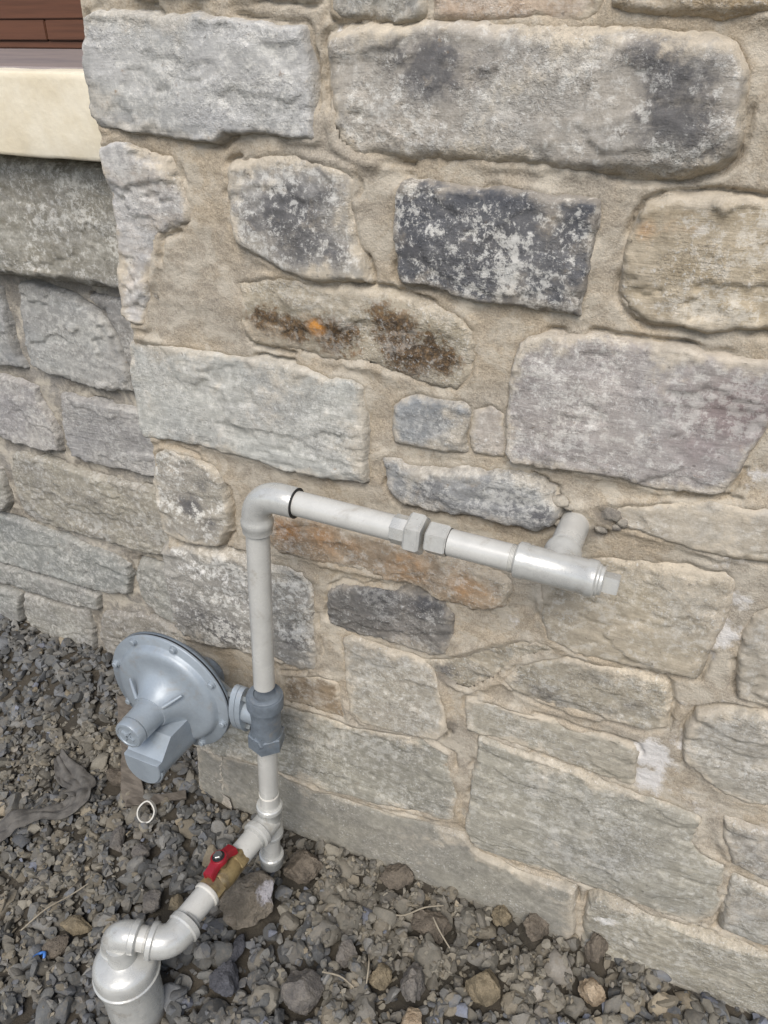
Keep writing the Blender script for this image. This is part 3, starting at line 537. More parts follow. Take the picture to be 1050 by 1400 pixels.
ROCKS = [
 ('concrete_chunk', -.03, -.182, (.056, .05, .036), MR_CONC, 'large brown concrete chunk with a white smear right of the brass valve', .3),
 ('rock', .128, -.276, (.034, .038, .03), MR_GREY, 'big pale grey rock at the bottom edge left of centre', .9),
 ('rock', .404, -.145, (.031, .030, .028), MR_TAN, 'round tan rock among grey gravel at the bottom centre', .2),
 ('rock', .572, -.084, (.026, .022, .02), MR_PALE, 'pale cream broken rock nearest the bottom right of the wall', .5),
 ('rock', .168, -.188, (.022, .024, .018), MR_GREY, 'angular flat grey rock above the big pale grey rock', .1),
 ('clod', .018, -.078, (.038, .03, .026), MR_DUST, 'dusty brown clod just right of the capped drip leg', .6),
 ('rock', -.298, -.338, (.032, .018, .016), MR_TAN, 'long tan rock left of the riser elbow', .35),
 ('rock', -.306, -.376, (.024, .02, .016), MR_DUST, 'brown wedge-shaped rock just below the long tan rock', .8),
 ('rock', -.345, -.170, (.016, .028, .014), MR_GREY, 'flat grey slab of rock below the white plastic ring', .5),
 ('rock', -.284, -.172, (.02, .018, .015), MR_GREY, 'blocky grey rock right of the flat slab below the ring', .2),
 ('rock', -.202, -.246, (.022, .02, .016), MR_GREY, 'rounded grey-brown rock left of the brass valve', 1.2),
 ('rock', -.158, -.234, (.021, .018, .016), MR_TAN, 'tan blocky rock touching the grey pipe below the brass valve', .4),
 ('clod', .292, -.19, (.024, .03, .022), MR_GREY, 'oval grey-brown clod left of the round tan rock', .3),
 ('clod', .235, -.20, (.02, .02, .018), MR_TAN, 'small ochre clod left of the oval clod', 1.3),
 ('clod', .195, -.026, (.03, .022, .022), MR_DUST, 'dusty clod against the smooth grey footing', .4),
 ('clod', .40, -.024, (.02, .018, .018), MR_TAN, 'ochre clod beside the footing, between two dusty clods', .2),
 ('clod', .462, -.020, (.03, .018, .024), MR_DUST, 'lumpy brown clod against the footing near its right end', .7),
 ('clod', .562, -.022, (.018, .018, .03), MR_DUST, 'upright brown clod where the footing meets the last stone', .1),
 ('clod', .285, -.085, (.036, .028, .018), MR_DUST, 'wide flat dusty clod under the straw-coloured twig', .2),
 ('clod', .0, -.31, (.026, .03, .02), MR_BLUE, 'crumbly blue-grey clod right of the riser casing', .5),
 ('rock', -.012, -.255, (.012, .03, .01), MR_BLUE, 'flat blue-grey sliver of rock below the concrete chunk', .3),
 ('rock', -.45, -.05, (.026, .02, .018), MR_DUST, 'brown rock left of the wooden stake', .3),
 ('rock', .31, -.245, (.024, .02, .018), MR_PALE, 'pale rock cut by the bottom edge below the oval clod', .6),
]
for i, (n, x, y, sz, mt, lb, ro) in enumerate(ROCKS):
    rock(n, x, y, sz, 200+i*7, mt, lb, n.split('_')[-1], ro, rough=.30 if n != 'rock' else .22, cuts=5 if n != 'rock' else 9)

# ------------------------------------------------------------------ gravel: thousands of crushed stones, one mass
def gravel():
    protos = []
    small = []
    for q in range(30):
        bm = bmesh.new()
        for k in range(rng.integers(10, 15)):
            v = rng.normal(size=3); v /= np.linalg.norm(v); bm.verts.new(v*rng.uniform(.8, 1.05))
        bmesh.ops.convex_hull(bm, input=bm.verts[:])
        for v in [v for v in bm.verts if not v.link_faces]: bm.verts.remove(v)
        bmesh.ops.triangulate(bm, faces=bm.faces[:]); bm.verts.index_update()
        small.append((np.array([v.co[:] for v in bm.verts]), np.array([[v.index for v in f.verts] for f in bm.faces]))); bm.free()
    def pebble(sub, q):                   # crushed stone: a few broken planes with worn edges
        bm = bmesh.new(); bmesh.ops.create_icosphere(bm, subdivisions=sub, radius=1.); V = np.array([v.co[:] for v in bm.verts])
        for k in range(rng.integers(10, 16)):
            n = rng.normal(size=3); n /= np.linalg.norm(n); V = V-np.outer(np.maximum(V@n-rng.uniform(.40, .72), 0)*.97, n)
        o_ = rng.uniform(-9, 9, 2); V = V*(1+.08*fbm(V[:, 0]*2+o_[0]+V[:, 2], V[:, 1]*2+o_[1]-V[:, 2], q, 3, .6))[:, None]*1.2
        r_ = (V, np.array([[v.index for v in f.verts] for f in bm.faces])); bm.free(); return r_
    protos = [pebble(2, q) for q in range(60)]; bigp = [pebble(3, q+70) for q in range(30)]
    clods = []
    for q in range(14):                   # crumbly earth lumps
        bm = bmesh.new(); bmesh.ops.create_icosphere(bm, subdivisions=3, radius=1.); V = np.array([v.co[:] for v in bm.verts]); o_ = rng.uniform(-9, 9, 3)
        for k in range(5):
            n = rng.normal(size=3); n /= np.linalg.norm(n); V = V-np.outer(np.maximum(V@n-rng.uniform(.5, .8), 0)*.85, n)
        V = V*(1+.24*fbm(V[:, 0]*1.7+o_[0]+V[:, 2], V[:, 1]*1.7+o_[1]-V[:, 2], q, 4, .65)+.13*fbm(V[:, 0]*6+V[:, 2]*4+o_[2], V[:, 1]*6-V[:, 2]*4, q+50, 3, .7))[:, None]
        clods.append((V, np.array([[v.index for v in f.verts] for f in bm.faces]))); bm.free()
    VV, FF, CC = [], [], []; nv = 0
    ny, nx = HM.shape
    pal_blue = [lin(c)[:3] for c in ((104, 103, 99), (91, 91, 89), (118, 116, 111), (84, 84, 83), (104, 105, 106), (102, 99, 93))]
    pal_brown = [lin(c)[:3] for c in ((118, 113, 102), (107, 102, 92), (130, 124, 111), (101, 97, 88), (112, 108, 100), (124, 116, 101))]
    odd = [lin(c)[:3] for c in ((138, 127, 108), (116, 119, 128), (140, 134, 124))]
    def zone(x, y):                       # how earthy the gravel is here
        b = .45+1.1*float(fbm(np.array([x*4.]), np.array([y*4.]), 61, 3)[0])
        if x > .05: b += .45*min(1, (x-.05)/.15)
        b += .7*math.exp(-((x+.62)**2+(y+.03)**2)/.012)+.7*math.exp(-((x+.36)**2+(y+.34)**2)/.02)
        b -= .7*math.exp(-((x+.02)**2+(y+.28)**2)/.02)+.5*math.exp(-((x+.25)**2+(y+.08)**2)/.02)
        if y > .03: b -= .4
        return min(1, max(0, b))
    batches = [(270, .018, .030), (700, .018, .026), (2900, .0125, .0185), (5000, .0085, .0125), (13500, .0035, .0075)]
    for bi, (cnt, s0, s1) in enumerate(batches):
        made = 0
        while made < cnt:
            x = rng.uniform(-1.85, 1.55); y = rng.uniform(-1.1, .215)
            out_ = max(0, -1.05-x)+max(0, x-.95)+max(0, -.62-y)
            if rng.uniform() > math.exp(-(out_/.25)**1.5): continue
            # density follows what can be seen, thinning outwards
            if x > .3 and y < -.40 and rng.uniform() < .5: continue
            s = rng.uniform(s0, s1)
            if inside_wall(x, y+s*.5): continue
            if (x+.112)**2+(y+.396)**2 < .052**2: continue
            if any(((x-a)*math.cos(r_)+(y-b)*math.sin(r_))**2/(sa+s*.4)**2+(-(x-a)*math.sin(r_)+(y-b)*math.cos(r_))**2/(sb+s*.4)**2 < 1 for a, b, sa, sb, r_ in RK): continue
            e = zone(x, y)
            if bi == 4 and rng.uniform() > .35+.65*e: continue
            if bi == 0 and (x < .02 or y < -.45): continue
            if bi == 1 and x < -.35 and rng.uniform() < .55: continue
            i = int((x-HX0)/HS); j = int((y-HY0)/HS); k = max(1, int(s/HS*.8))
            sub = HM[max(0, j-k):j+k+1, max(0, i-k):i+k+1]
            if sub.size == 0: continue
            lo = sub.min(); hi = sub.max(); zz = lo*.55+sub.mean()*.45
            if hi-lo > .018+.4*s: zz = lo+.002
            P, F = (clods, bigp, protos, protos, small)[bi][rng.integers((14, 30, 60, 60, 30)[bi])]
            sc = s*(np.array([rng.uniform(.8, 1.15), rng.uniform(.7, 1.), rng.uniform(.6, .9)]) if bi == 0 else np.array([rng.uniform(.85, 1.35), rng.uniform(.65, 1.05), rng.uniform(.42, .85)]))
            a = rng.uniform(0, 6.283); tl = rng.normal(0, .5, 2)
            Rm = np.array(Matrix.Rotation(a, 3, 'Z') @ Matrix.Rotation(tl[0], 3, 'X') @ Matrix.Rotation(tl[1], 3, 'Y'))
            cz = zz+sc[2]*.45
            V = (P*sc)@Rm.T+np.array([x, y, cz])
            VV.append(V); FF.append(F+nv); nv += len(P)
            if bi == 0: e = 1.
            c = np.array((pal_brown if rng.uniform() < e else pal_blue)[rng.integers(6)])
            if rng.uniform() < (.12 if bi == 0 else .035): c = np.array(odd[rng.integers(3)])
            c = c*rng.uniform(.66, 1.18); CC.append(np.tile(np.append(c, 1), (len(P), 1)))
            k2 = max(1, int(s*.85/HS)); yy, xx = np.mgrid[-k2:k2+1, -k2:k2+1]; q = 1-(xx*xx+yy*yy)/(k2+.5)**2
            j0, j1, i0, i1 = j-k2, j+k2+1, i-k2, i+k2+1
            if j0 >= 0 and i0 >= 0 and j1 <= ny and i1 <= nx:
                sb = HM[j0:j1, i0:i1]; np.maximum(sb, np.where(q > 0, cz+sc[2]*.8*np.sqrt(np.maximum(q, 0)), -9), out=sb)
            made += 1
    me = np_mesh('gravel', np.concatenate(VV), np.concatenate(FF), True, {'pcol': np.concatenate(CC)})
    me.set_sharp_from_angle(angle=math.radians(30))
    m, nt, nd, lk, pb = new_mat('gravel_stone'); N = NT(nt); p = N.pos()
    n2 = N.noise(p, 300, 4, .7); n1 = N.noise(p, 90, 4, .65); n0 = N.noise(p, 6, 3, .6)
    g = N.math('ADD', N.math('MULTIPLY', N.math('SUBTRACT', n2, .5), .8), 1.)
    col = N.mix(1., N.attr('pcol', 0), N.n('ShaderNodeCombineColor', {0: g, 1: g, 2: g}).outputs[0], 'MULTIPLY')
    col = N.mix(N.math('MULTIPLY', N.ramp(n1, .45, .7), N.ramp(n0, .3, .7)), col, lin((122, 115, 103)))
    b = N.n('ShaderNodeBump', {'Strength': .6, 'Distance': .0015, 'Height': N.math('ADD', n2, n1)})
    lk.new(col, pb.inputs['Base Color']); lk.new(b.outputs[0], pb.inputs['Normal']); pb.inputs['Roughness'].default_value = .85; pb.inputs['Specular IOR Level'].default_value = .3
    tag(link('gravel', me, m), 'loose crushed grey gravel covering the ground', 'gravel', kind='stuff')
gravel()

# ------------------------------------------------------------------ pipe-work shapes
def fin(bm, name, mat, parent, ang=32):
    bmesh.ops.recalc_face_normals(bm, faces=bm.faces[:])
    for f in bm.faces: f.smooth = True
    me = bpy.data.meshes.new(name); bm.to_mesh(me); bm.free(); me.set_sharp_from_angle(angle=math.radians(ang))
    return link(name, me, mat, parent)
def frame_of(d):
    d = Vector(d).normalized(); a = Vector((0, 0, 1)) if abs(d.z) < .9 else Vector((1, 0, 0))
    u = d.cross(a).normalized(); return d, u, d.cross(u)
def add_lathe(bm, p, d, rings, seg=36, rot=0., cap=True):
    d, u, v = frame_of(d); p = Vector(p); prev = None; first = None
    for (t, r) in rings:
        ring = [bm.verts.new(p+d*t+(u*math.cos(rot+2*math.pi*k/seg)+v*math.sin(rot+2*math.pi*k/seg))*max(r, 1e-5)) for k in range(seg)]
        if prev:
            for k in range(seg): bm.faces.new((prev[k], prev[(k+1) % seg], ring[(k+1) % seg], ring[k]))
        else: first = ring
        prev = ring
    if cap: bm.faces.new(first[::-1]); bm.faces.new(prev)
def lathe(name, p, d, rings, mat, parent, seg=36, rot=0., ang=32):
    bm = bmesh.new(); add_lathe(bm, p, d, rings, seg, rot); return fin(bm, name, mat, parent, ang)
def add_tube(bm, pts, rad, seg=28, cap=True):
    pts = [Vector(p) for p in pts]; n = len(pts); prev = None; u = None
    for i in range(n):
        t = (pts[min(i+1, n-1)]-pts[max(i-1, 0)]).normalized()
        if u is None: _, u, _ = frame_of(t)
        u = (u-t*u.dot(t)).normalized(); v = t.cross(u); r = rad[i] if hasattr(rad, '__len__') else rad
        ring = [bm.verts.new(pts[i]+(u*math.cos(2*math.pi*k/seg)+v*math.sin(2*math.pi*k/seg))*r) for k in range(seg)]
        if prev:
            for k in range(seg): bm.faces.new((prev[k], prev[(k+1) % seg], ring[(k+1) % seg], ring[k]))
        elif cap: bm.faces.new(ring[::-1])
        prev = ring
    if cap: bm.faces.new(prev)
def bend(a, c, b, rad, n=14):             # arc that rounds the corner a-c-b
    a, c, b = Vector(a), Vector(c), Vector(b); da = (a-c).normalized(); db = (b-c).normalized()
    ang = da.angle(db); t = rad/math.tan(ang/2); cen = c+(da+db).normalized()*(rad/math.sin(ang/2))
    s = c+da*t; e = c+db*t; r0 = s-cen; r1 = e-cen; out = []
    tot = r0.angle(r1); ax = r0.cross(r1).normalized()
    for k in range(n+1): out.append(cen+Matrix.Rotation(tot*k/n, 3, ax)@r0)
    return out
def collar(r, t0, t1, e=.0025): return [(t0, r-e), (t0+e*.6, r-e*.3), (t0+e*1.4, r), (t1-e*1.4, r), (t1-e*.6, r-e*.3), (t1, r-e)]
def hexr(r, t0, t1, c=.002): return [(t0, r-c), (t0+c, r), (t1-c, r), (t1, r-c)]

PR = .0167; PB = .0203
SY = -.11
def vz(z): return Vector((.0142+(z-.8485)*.0497, SY, z))       # the riser leans a little
top = Vector((.0142, SY, .8485)); tee_r = Vector((.4137, SY, .8405)); hd = (tee_r-top).normalized()
gas = tag(empty('gas_pipe', vz(.03)), 'cream-grey gas pipe rising beside the wall, running right and turning into the stone', 'pipe')
GO = gas.location.copy()
def G(fn, *a, **k):                       # parent to the gas pipe, keep world placement
    o = fn(*a, **k); o.location = -GO; return o
# elbow at the top
bm = bmesh.new(); arc = bend(vz(.7), top, top+hd*.2, .036, 16)
add_tube(bm, arc, .0206, 36)
vd = (arc[0]-vz(.6)).normalized()
add_lathe(bm, arc[0]-vd*.026, vd, [(0, .0192), (.0015, .0208), (.010, .0210), (.0125, .0224), (.0195, .0224), (.022, .0208), (.030, .0206)], 36)
add_lathe(bm, arc[-1]-hd*.004, hd, [(0, .0206), (.008, .0208), (.026, .0206), (.0285, .0195)], 36)
def mk(bm_, name, mat, ang=32):
    o = fin(bm_, name, mat, gas, ang); o.location = -GO; return o
mk(bm, 'elbow', M_CAST, 40)
e_end = arc[-1]+hd*.0255
bm = bmesh.new(); ring = []
add_lathe(bm, e_end, hd, [(-.0003, .0185), (-.0001, .0206), (.0009, .0206), (.0011, .0185)], 36); mk(bm, 'sealing_ring', M_BLACK)
bm = bmesh.new(); add_lathe(bm, vz(.50), (vz(.8)-vz(.5)), [(0, PR), ((arc[0]-vd*.02-vz(.50)).length, PR)], 36); mk(bm, 'upright_pipe', M_PIPE)
ux = .2365                                 # union
up_ = top+hd*(ux-.0142)
bm = bmesh.new(); add_lathe(bm, e_end-hd*.01, hd, [(0, PR), ((up_-e_end).length-.006, PR)], 36); mk(bm, 'cross_pipe', M_PIPE)
bm = bmesh.new()
add_lathe(bm, up_-hd*.026, hd, collar(.0188, 0, .022, .002), 8, .2)
mk(bm, 'union_end', M_CAST, 25)
bm = bmesh.new(); add_lathe(bm, up_-hd*.005, hd, hexr(.0270, 0, .021, .003), 6, .35); mk(bm, 'union_nut', M_CAST, 20)
bm = bmesh.new(); add_lathe(bm, up_+hd*.0205, hd, hexr(.0205, 0, .0270, .002), 6, .3); mk(bm, 'union_end', M_CAST, 20)
bm = bmesh.new(); add_lathe(bm, up_+hd*.0475, hd, [(0, .0160), (.0003, .0174), (.0009, .0174), (.0012, .0160)], 30); mk(bm, 'sealing_ring', M_BLACK)
t0 = tee_r-hd*.047
bm = bmesh.new(); add_lathe(bm, up_+hd*.046, hd, [(0, PR), ((t0-up_).length-.03, PR)], 36); mk(bm, 'cross_pipe', M_PIPE)
# tee with square-headed plug, branch into the wall
bm = bmesh.new()
add_lathe(bm, t0, hd, [(0, .0198), (.002, .0220), (.011, .0222), (.0135, .0208), (.0805, .0208), (.083, .0222), (.092, .0220), (.094, .0198)], 36)
add_lathe(bm, tee_r, (0, 1, 0), [(0, .0206), (.026, .0210), (.030, .0226), (.039, .0224), (.041, .0200)], 36)
mk(bm, 'tee', M_CAST, 40)
bm = bmesh.new(); add_lathe(bm, tee_r+hd*.045, hd, [(0, .019), (.004, .019), (.0055, .0172), (.0085, .0172), (.0095, .0150), (.0098, .0140)], 30)
add_lathe(bm, tee_r+hd*.0535, hd, hexr(.0132, 0, .018, .0012), 4, .55); mk(bm, 'plug', M_CAST, 25)
bm = bmesh.new(); add_lathe(bm, tee_r+Vector((0, .04, 0)), (0, 1, 0), [(0, .0188), (.14, .0188)], 36); mk(bm, 'wall_stub', M_PIPE)
# below the regulator: pipe, tee, drip leg
zt = .1701
bm = bmesh.new(); add_lathe(bm, vz(.19), (vz(.8)-vz(.5)), [(0, PR), (.2, PR)], 36); mk(bm, 'lower_pipe', M_PIPE)
dn = (vz(.1)-vz(.5)).normalized(); c_t = vz(zt); bd = Vector((-.044+.014, -.362+.117, 0)).normalized()
bm = bmesh.new()
add_lathe(bm, c_t-dn*.043, dn, [(0, .0208), (.002, .0228), (.010, .0232), (.012, .0216), (.074, .0216), (.076, .0232), (.084, .0228), (.086, .0208)], 36)
add_lathe(bm, c_t, bd, [(0, .0228), (.029, .0232), (.031, .0262), (.040, .0260), (.042, .0225)], 36)
mk(bm, 'tee', M_CAST, 40)
bm = bmesh.new(); add_lathe(bm, c_t+dn*.035, dn, [(0, PR), (.09, PR)], 36); mk(bm, 'drip_leg', M_PIPE)
bm = bmesh.new(); add_lathe(bm, c_t+dn*.098, dn, [(0, .0200), (.002, .0226), (.010, .0230), (.012, .0218), (.030, .0212), (.034, .0185), (.036, .012), (.0365, .002)], 36); mk(bm, 'cap', M_CAST, 35)
bm = bmesh.new(); add_lathe(bm, c_t+bd*.034, bd, [(0, PB), (.052, PB)], 36); mk(bm, 'branch_pipe', M_PIPE)

def threads(p, d, r, n=4, mat=None):
    rings = [(0, r*.97)]
    for k in range(n): rings += [(.0016*k+.0004, r*.97), (.0016*k+.0010, r*1.045), (.0016*k+.0015, r*.97)]
    b_ = bmesh.new(); add_lathe(b_, p, d, rings, 30); return b_
mk(threads(c_t+bd*.0425, bd, PB), 'thread', M_CAST, 60); mk(threads(tee_r+Vector((0, .0415, 0)), (0, 1, 0), .0188), 'thread', M_CAST, 60)
mk(threads(t0-hd*.007, hd, PR), 'thread', M_CAST, 60); mk(threads(vz(.232)-dn*.012, dn, PR, 3), 'thread', M_WHITE, 60)

# ------------------------------------------------------------------ regulator
reg = tag(empty('gas_regulator', (-.19, -.125, .32)), 'round blue-grey gas pressure regulator with bolted rim and vent, bolted to the upright pipe', 'regulator')
RO = reg.location.copy()
def mr(bm_, name, mat, ang=32, parent=None):
    o = fin(bm_, name, mat, parent or reg, ang)
    o.location = -RO if parent is None else (0, 0, 0); return o
rc = Vector((-.179, -.125, .434)); OUT = Vector((0, -1, 0))
bm = bmesh.new(); add_lathe(bm, rc, OUT, [(.0012, .1130), (.0022, .1148), (.0052, .1150), (.0066, .1138), (.0068, .0985), (.0085, .0968), (.0130, .0952), (.0175, .0915), (.0200, .0855), (.0208, .0780), (.0212, .0690), (.0225, .0600), (.0265, .0520), (.0330, .0450), (.0400, .0385), (.0480, .0330), (.0560, .0295)], 72)
fc = mr(bm, 'front_casing', M_REG, 50)
bm = bmesh.new(); add_lathe(bm, rc, OUT, [(-.056, .028), (-.052, .050), (-.040, .072), (-.026, .088), (-.016, .0965), (-.0075, .0985), (-.0070, .1138), (-.0055, .1150), (-.0024, .1148), (-.0014, .1130)], 72)
mr(bm, 'rear_casing', M_REGD, 50)
bm = bmesh.new(); add_lathe(bm, rc, OUT, [(-.0018, .1128), (-.0016, .1136), (.0014, .1136), (.0016, .1128)], 72); mr(bm, 'gasket', M_BLACK)
bm = bmesh.new(); add_lathe(bm, rc+Vector((.03, .03, .0)), (0, 1, 0), [(0, .036), (.03, .035), (.036, .030)], 36); mr(bm, 'rear_hub', M_REGD)
bm = bmesh.new(); add_lathe(bm, rc, OUT, [(.048, .030), (.060, .0262), (.082, .0252), (.094, .0250)], 48); tb = mr(bm, 'spring_tower', M_REG, 40)
bm = bmesh.new(); add_lathe(bm, rc, OUT, [(.0935, .0225), (.0955, .0225), (.096, .0246), (.108, .0243), (.1105, .0228), (.111, .0190), (.1095, .0182), (.1095, .0060), (.1115, .0055), (.1115, .0010)], 48)
cap_o = mr(bm, 'tower_cap', M_REG, 35, tb)
bm = bmesh.new()
for q in range(2):
    bmesh.ops.create_cube(bm, size=1, matrix=Matrix.Translation(rc+OUT*.1105)@Matrix.Rotation(.5+q*math.pi/2, 4, 'Y')@Matrix.Diagonal((.024, .003, .003, 1)))
mr(bm, 'cap_emblem', M_REG, 32, tb)
for q in range(8):
    an = math.radians(22.5+45*q+8); pos = rc+Vector((math.cos(an)*.1065, 0, math.sin(an)*.1065))
    bm = bmesh.new(); add_lathe(bm, pos, OUT, [(.0065, .0072), (.0085, .0072), (.0086, .0056), (.0125, .0052), (.0135, .0040)], 12); mr(bm, 'bolt', M_REG, 35, fc)
# vent hood: U-shaped duct on the lower front with a slanted louvre
def vent():
    bm = bmesh.new(); hw = .0345; zc = -.066; rings = []
    for (t, ztop, sc, dz) in ((.006, -.026, 1.12, 0), (.03, -.026, 1.06, 0), (.066, -.026, 1., 0), (.068, -.0275, .995, 0), (.0935, -.053, .985, 0), (.095, -.0545, .985, 0), (.1035, -.0545, .975, 0), (.1055, -.0555, .93, 0)):
        pr = [(-hw*sc, ztop)]
        for k in range(17):
            a = math.pi+math.pi*k/16; pr.append((hw*sc*math.cos(a), min(ztop-.001, zc-.006+hw*1.05*sc*math.sin(a))))
        pr.append((hw*sc, ztop)); rings.append([bm.verts.new(rc+Vector((x+.010, 0, z))+OUT*t) for x, z in pr])
    n = len(rings[0])
    for a, b in zip(rings, rings[1:]):
        for k in range(n): bm.faces.new((a[k], a[(k+1) % n], b[(k+1) % n], b[k]))
    bm.faces.new(rings[0][::-1]); bm.faces.new(rings[-1])
    vh = mr(bm, 'vent_hood', M_REG, 30)
    bm = bmesh.new(); rr = []
    for (t, g) in ((.094, .0), (.095, .0022), (.1005, .0022), (.1015, .0)):
        rr.append([bm.verts.new(rc+Vector(((hw*.985+g)*math.cos(math.pi+math.pi*k/20)+.010, 0, zc-.006+(hw*1.035+g)*math.sin(math.pi+math.pi*k/20)))+OUT*t) for k in range(21)])
    for a, b in zip(rr, rr[1:]):
        for k in range(20): bm.faces.new((a[k], a[k+1], b[k+1], b[k]))
    mr(bm, 'vent_rim', M_REG, 30, vh)
vent()
# web between tower and rim, raised lettering boss left plain
for (an, r0, r1) in ((math.radians(150), .03, .062), (math.radians(35), .03, .06)):
    c0 = rc+Vector((math.cos(an)*r0, 0, math.sin(an)*r0))+OUT*.052; c1 = rc+Vector((math.cos(an)*r1, 0, math.sin(an)*r1))+OUT*.026
    bm = bmesh.new(); add_tube(bm, [c0, (c0+c1)/2+OUT*.003, c1+OUT*.005], [.0035, .003, .002], 10); mr(bm, 'rib', M_REG, 40, fc)
# valve body on the upright pipe
vb = vz(.425); ax = (vz(.8)-vz(.5)).normalized()
bm = bmesh.new(); add_lathe(bm, vb, ax, [(-.052, .0235), (-.050, .0255), (-.030, .0258), (-.024, .0250), (.020, .0246), (.028, .0250), (.046, .0250), (.049, .0262), (.0555, .0262), (.0575, .0235), (.0575, .0180), (.054, .0175)], 40)
mr(bm, 'valve_body', M_REGD, 40)
bm = bmesh.new(); add_lathe(bm, vb-ax*.058, ax, hexr(.0305, 0, .03, .002), 6, .25); mr(bm, 'hex_end', M_REGD, 20)
bm = bmesh.new(); add_lathe(bm, vb+ax*.030, ax, [(0, .026), (.002, .0295), (.020, .0298), (.024, .0285), (.0245, .024)], 40); mr(bm, 'hex_end', M_REGD, 30)
LX = Vector((-1, 0, 0)); nk = Vector((vb.x, SY, vb.z+.006))
bm = bmesh.new(); add_lathe(bm, nk, LX, [(.0, .0205), (.034, .0195), (.036, .0215), (.040, .0215), (.042, .019), (.058, .0185), (.075, .023), (.1, .032)], 36); mr(bm, 'neck', M_REG, 40)
for t in (.0345, .0445):                   # the two joined lug plates
    bm = bmesh.new(); pr = []
    for k in range(24):
        a = 2*math.pi*k/24; pr.append((math.cos(a)*.021*(1+.12*abs(math.cos(a))), math.sin(a)*.045))
    ra = [bm.verts.new(nk+LX*t+Vector((0, y, z))) for y, z in pr]; rb = [bm.verts.new(nk+LX*(t+.0092)+Vector((0, y, z))) for y, z in pr]
    for k in range(24): bm.faces.new((ra[k], ra[(k+1) % 24], rb[(k+1) % 24], rb[k]))
    bm.faces.new(ra[::-1]); bm.faces.new(rb); mr(bm, 'lug_plate', M_REG, 40)
for sgn in (-1, 1):
    bm = bmesh.new(); bc = nk+Vector((0, -.004, sgn*.0305))
    add_lathe(bm, bc, LX, [(.026, .0075), (.0345, .0075)], 6); add_lathe(bm, bc, LX, [(.0537, .0078), (.062, .0078), (.0622, .0045), (.070, .0043)], 6); mr(bm, 'bolt', M_BOLT, 25)
bm = bmesh.new(); add_lathe(bm, vb+Vector((0, -.021, -.032)), (-.25, -1, 0), [(0, .011), (.007, .0108), (.009, .009)], 6); mr(bm, 'test_plug', M_REGD, 25)

# ------------------------------------------------------------------ shut-off valve (brass, red lever)
vp0 = c_t+bd*.083
val = tag(empty('shutoff_valve', vp0+bd*.045), 'brass ball valve with a red butterfly handle on the lower pipe', 'valve')
VO = val.location.copy()
def mv(bm_, name, mat, ang=32, parent=None):
    o = fin(bm_, name, mat, parent or val, ang); o.location = -VO if parent is None else (0, 0, 0); return o
bm = bmesh.new(); add_lathe(bm, vp0, bd, hexr(.0228, 0, .020, .002), 6, .2)
add_lathe(bm, vp0, bd, [(.018, .0195), (.024, .0210), (.034, .0225), (.046, .0225), (.056, .0210), (.062, .0195)], 32)
add_lathe(bm, vp0+bd*.060, bd, hexr(.0228, 0, .022, .002), 6, .2); mv(bm, 'brass_body', M_BRASS, 25)
hc = vp0+bd*.040; UPV = Vector((-.18, 0, 1)).normalized(); sd2 = bd.cross(UPV).normalized()
bm = bmesh.new(); add_lathe(bm, hc, UPV, [(.018, .0105), (.032, .010), (.033, .007), (.0415, .007)], 20); mv(bm, 'stem', M_BRASS)
def handle():
    bm = bmesh.new(); prof = []
    N_ = 21
    for k in range(N_):
        t = -1+2*k/(N_-1); L = t*.031; wd = .0075+.0050*math.exp(-(t/.36)**2)+.0025*abs(t)**2
        lift = .036-.009*max(0, abs(t)-.30)/.7
        prof.append((L, wd, lift))
    rings = []
    for L, wd, lf in prof:
        th = .0055+.004*(abs(L)/.031)
        rings.append([bm.verts.new(hc+bd*L+sd2*a+UPV*(lf+b)) for a, b in ((-wd, -th), (-wd*.98, th*.2), (-wd*.8, th*.62), (wd*.8, th*.62), (wd*.98, th*.2), (wd, -th), (wd*.72, -th), (wd*.7, -th*.1), (-wd*.7, -th*.1), (-wd*.72, -th))])
    n = len(rings[0])
    for a, b in zip(rings, rings[1:]):
        for k in range(n): bm.faces.new((a[k], a[(k+1) % n], b[(k+1) % n], b[k]))
    bm.faces.new(rings[0][::-1]); bm.faces.new(rings[-1])
    add_lathe(bm, hc, UPV, [(.032, .0140), (.040, .0140), (.0412, .0130), (.0412, .0110)], 28)
    return mv(bm, 'handle', M_RED, 40)
hnd = handle()
bm = bmesh.new(); add_lathe(bm, hc, UPV, [(.0410, .0108), (.0422, .0104), (.0424, .0080)], 28); mv(bm, 'washer', M_BLACK, 32, hnd)
bm = bmesh.new(); add_lathe(bm, hc, UPV, hexr(.0078, .0420, .0475, .001), 6); mv(bm, 'nut', M_BOLT, 25, hnd)

# ------------------------------------------------------------------ service riser with reducing cap
ris = tag(empty('service_riser', (-.112, -.396, 0)), 'wide grey riser casing with domed cap and twin elbows at the lower left', 'riser pipe')
SO = ris.location.copy()
def ms(bm_, name, mat, ang=32):
    o = fin(bm_, name, mat, ris, ang); o.location = -SO; return o
ea = Vector((-.0445, -.366, zt)); eb = Vector((-.130, -.392, zt+.012))
v1 = vp0+bd*.079
bm = bmesh.new(); add_lathe(bm, v1, bd, [(0, PB), ((ea-v1).length-.02, PB)], 36); ms(bm, 'branch_pipe', M_PIPE)
bm = bmesh.new(); add_lathe(bm, v1+bd*.001, bd, [(0, .0220), (.002, .0230), (.006, .0228), (.008, .0206)], 30); ms(bm, 'sealant_ring', M_WHITE)
lt = (eb-ea).normalized()
arc2 = bend(ea-bd*.1, ea, eb, .032, 14)
bm = bmesh.new(); add_tube(bm, arc2, .0248, 36)
add_lathe(bm, arc2[0]-bd*.018, bd, [(0, .0245), (.002, .0276), (.011, .0280), (.0135, .0252), (.02, .0248)], 36)
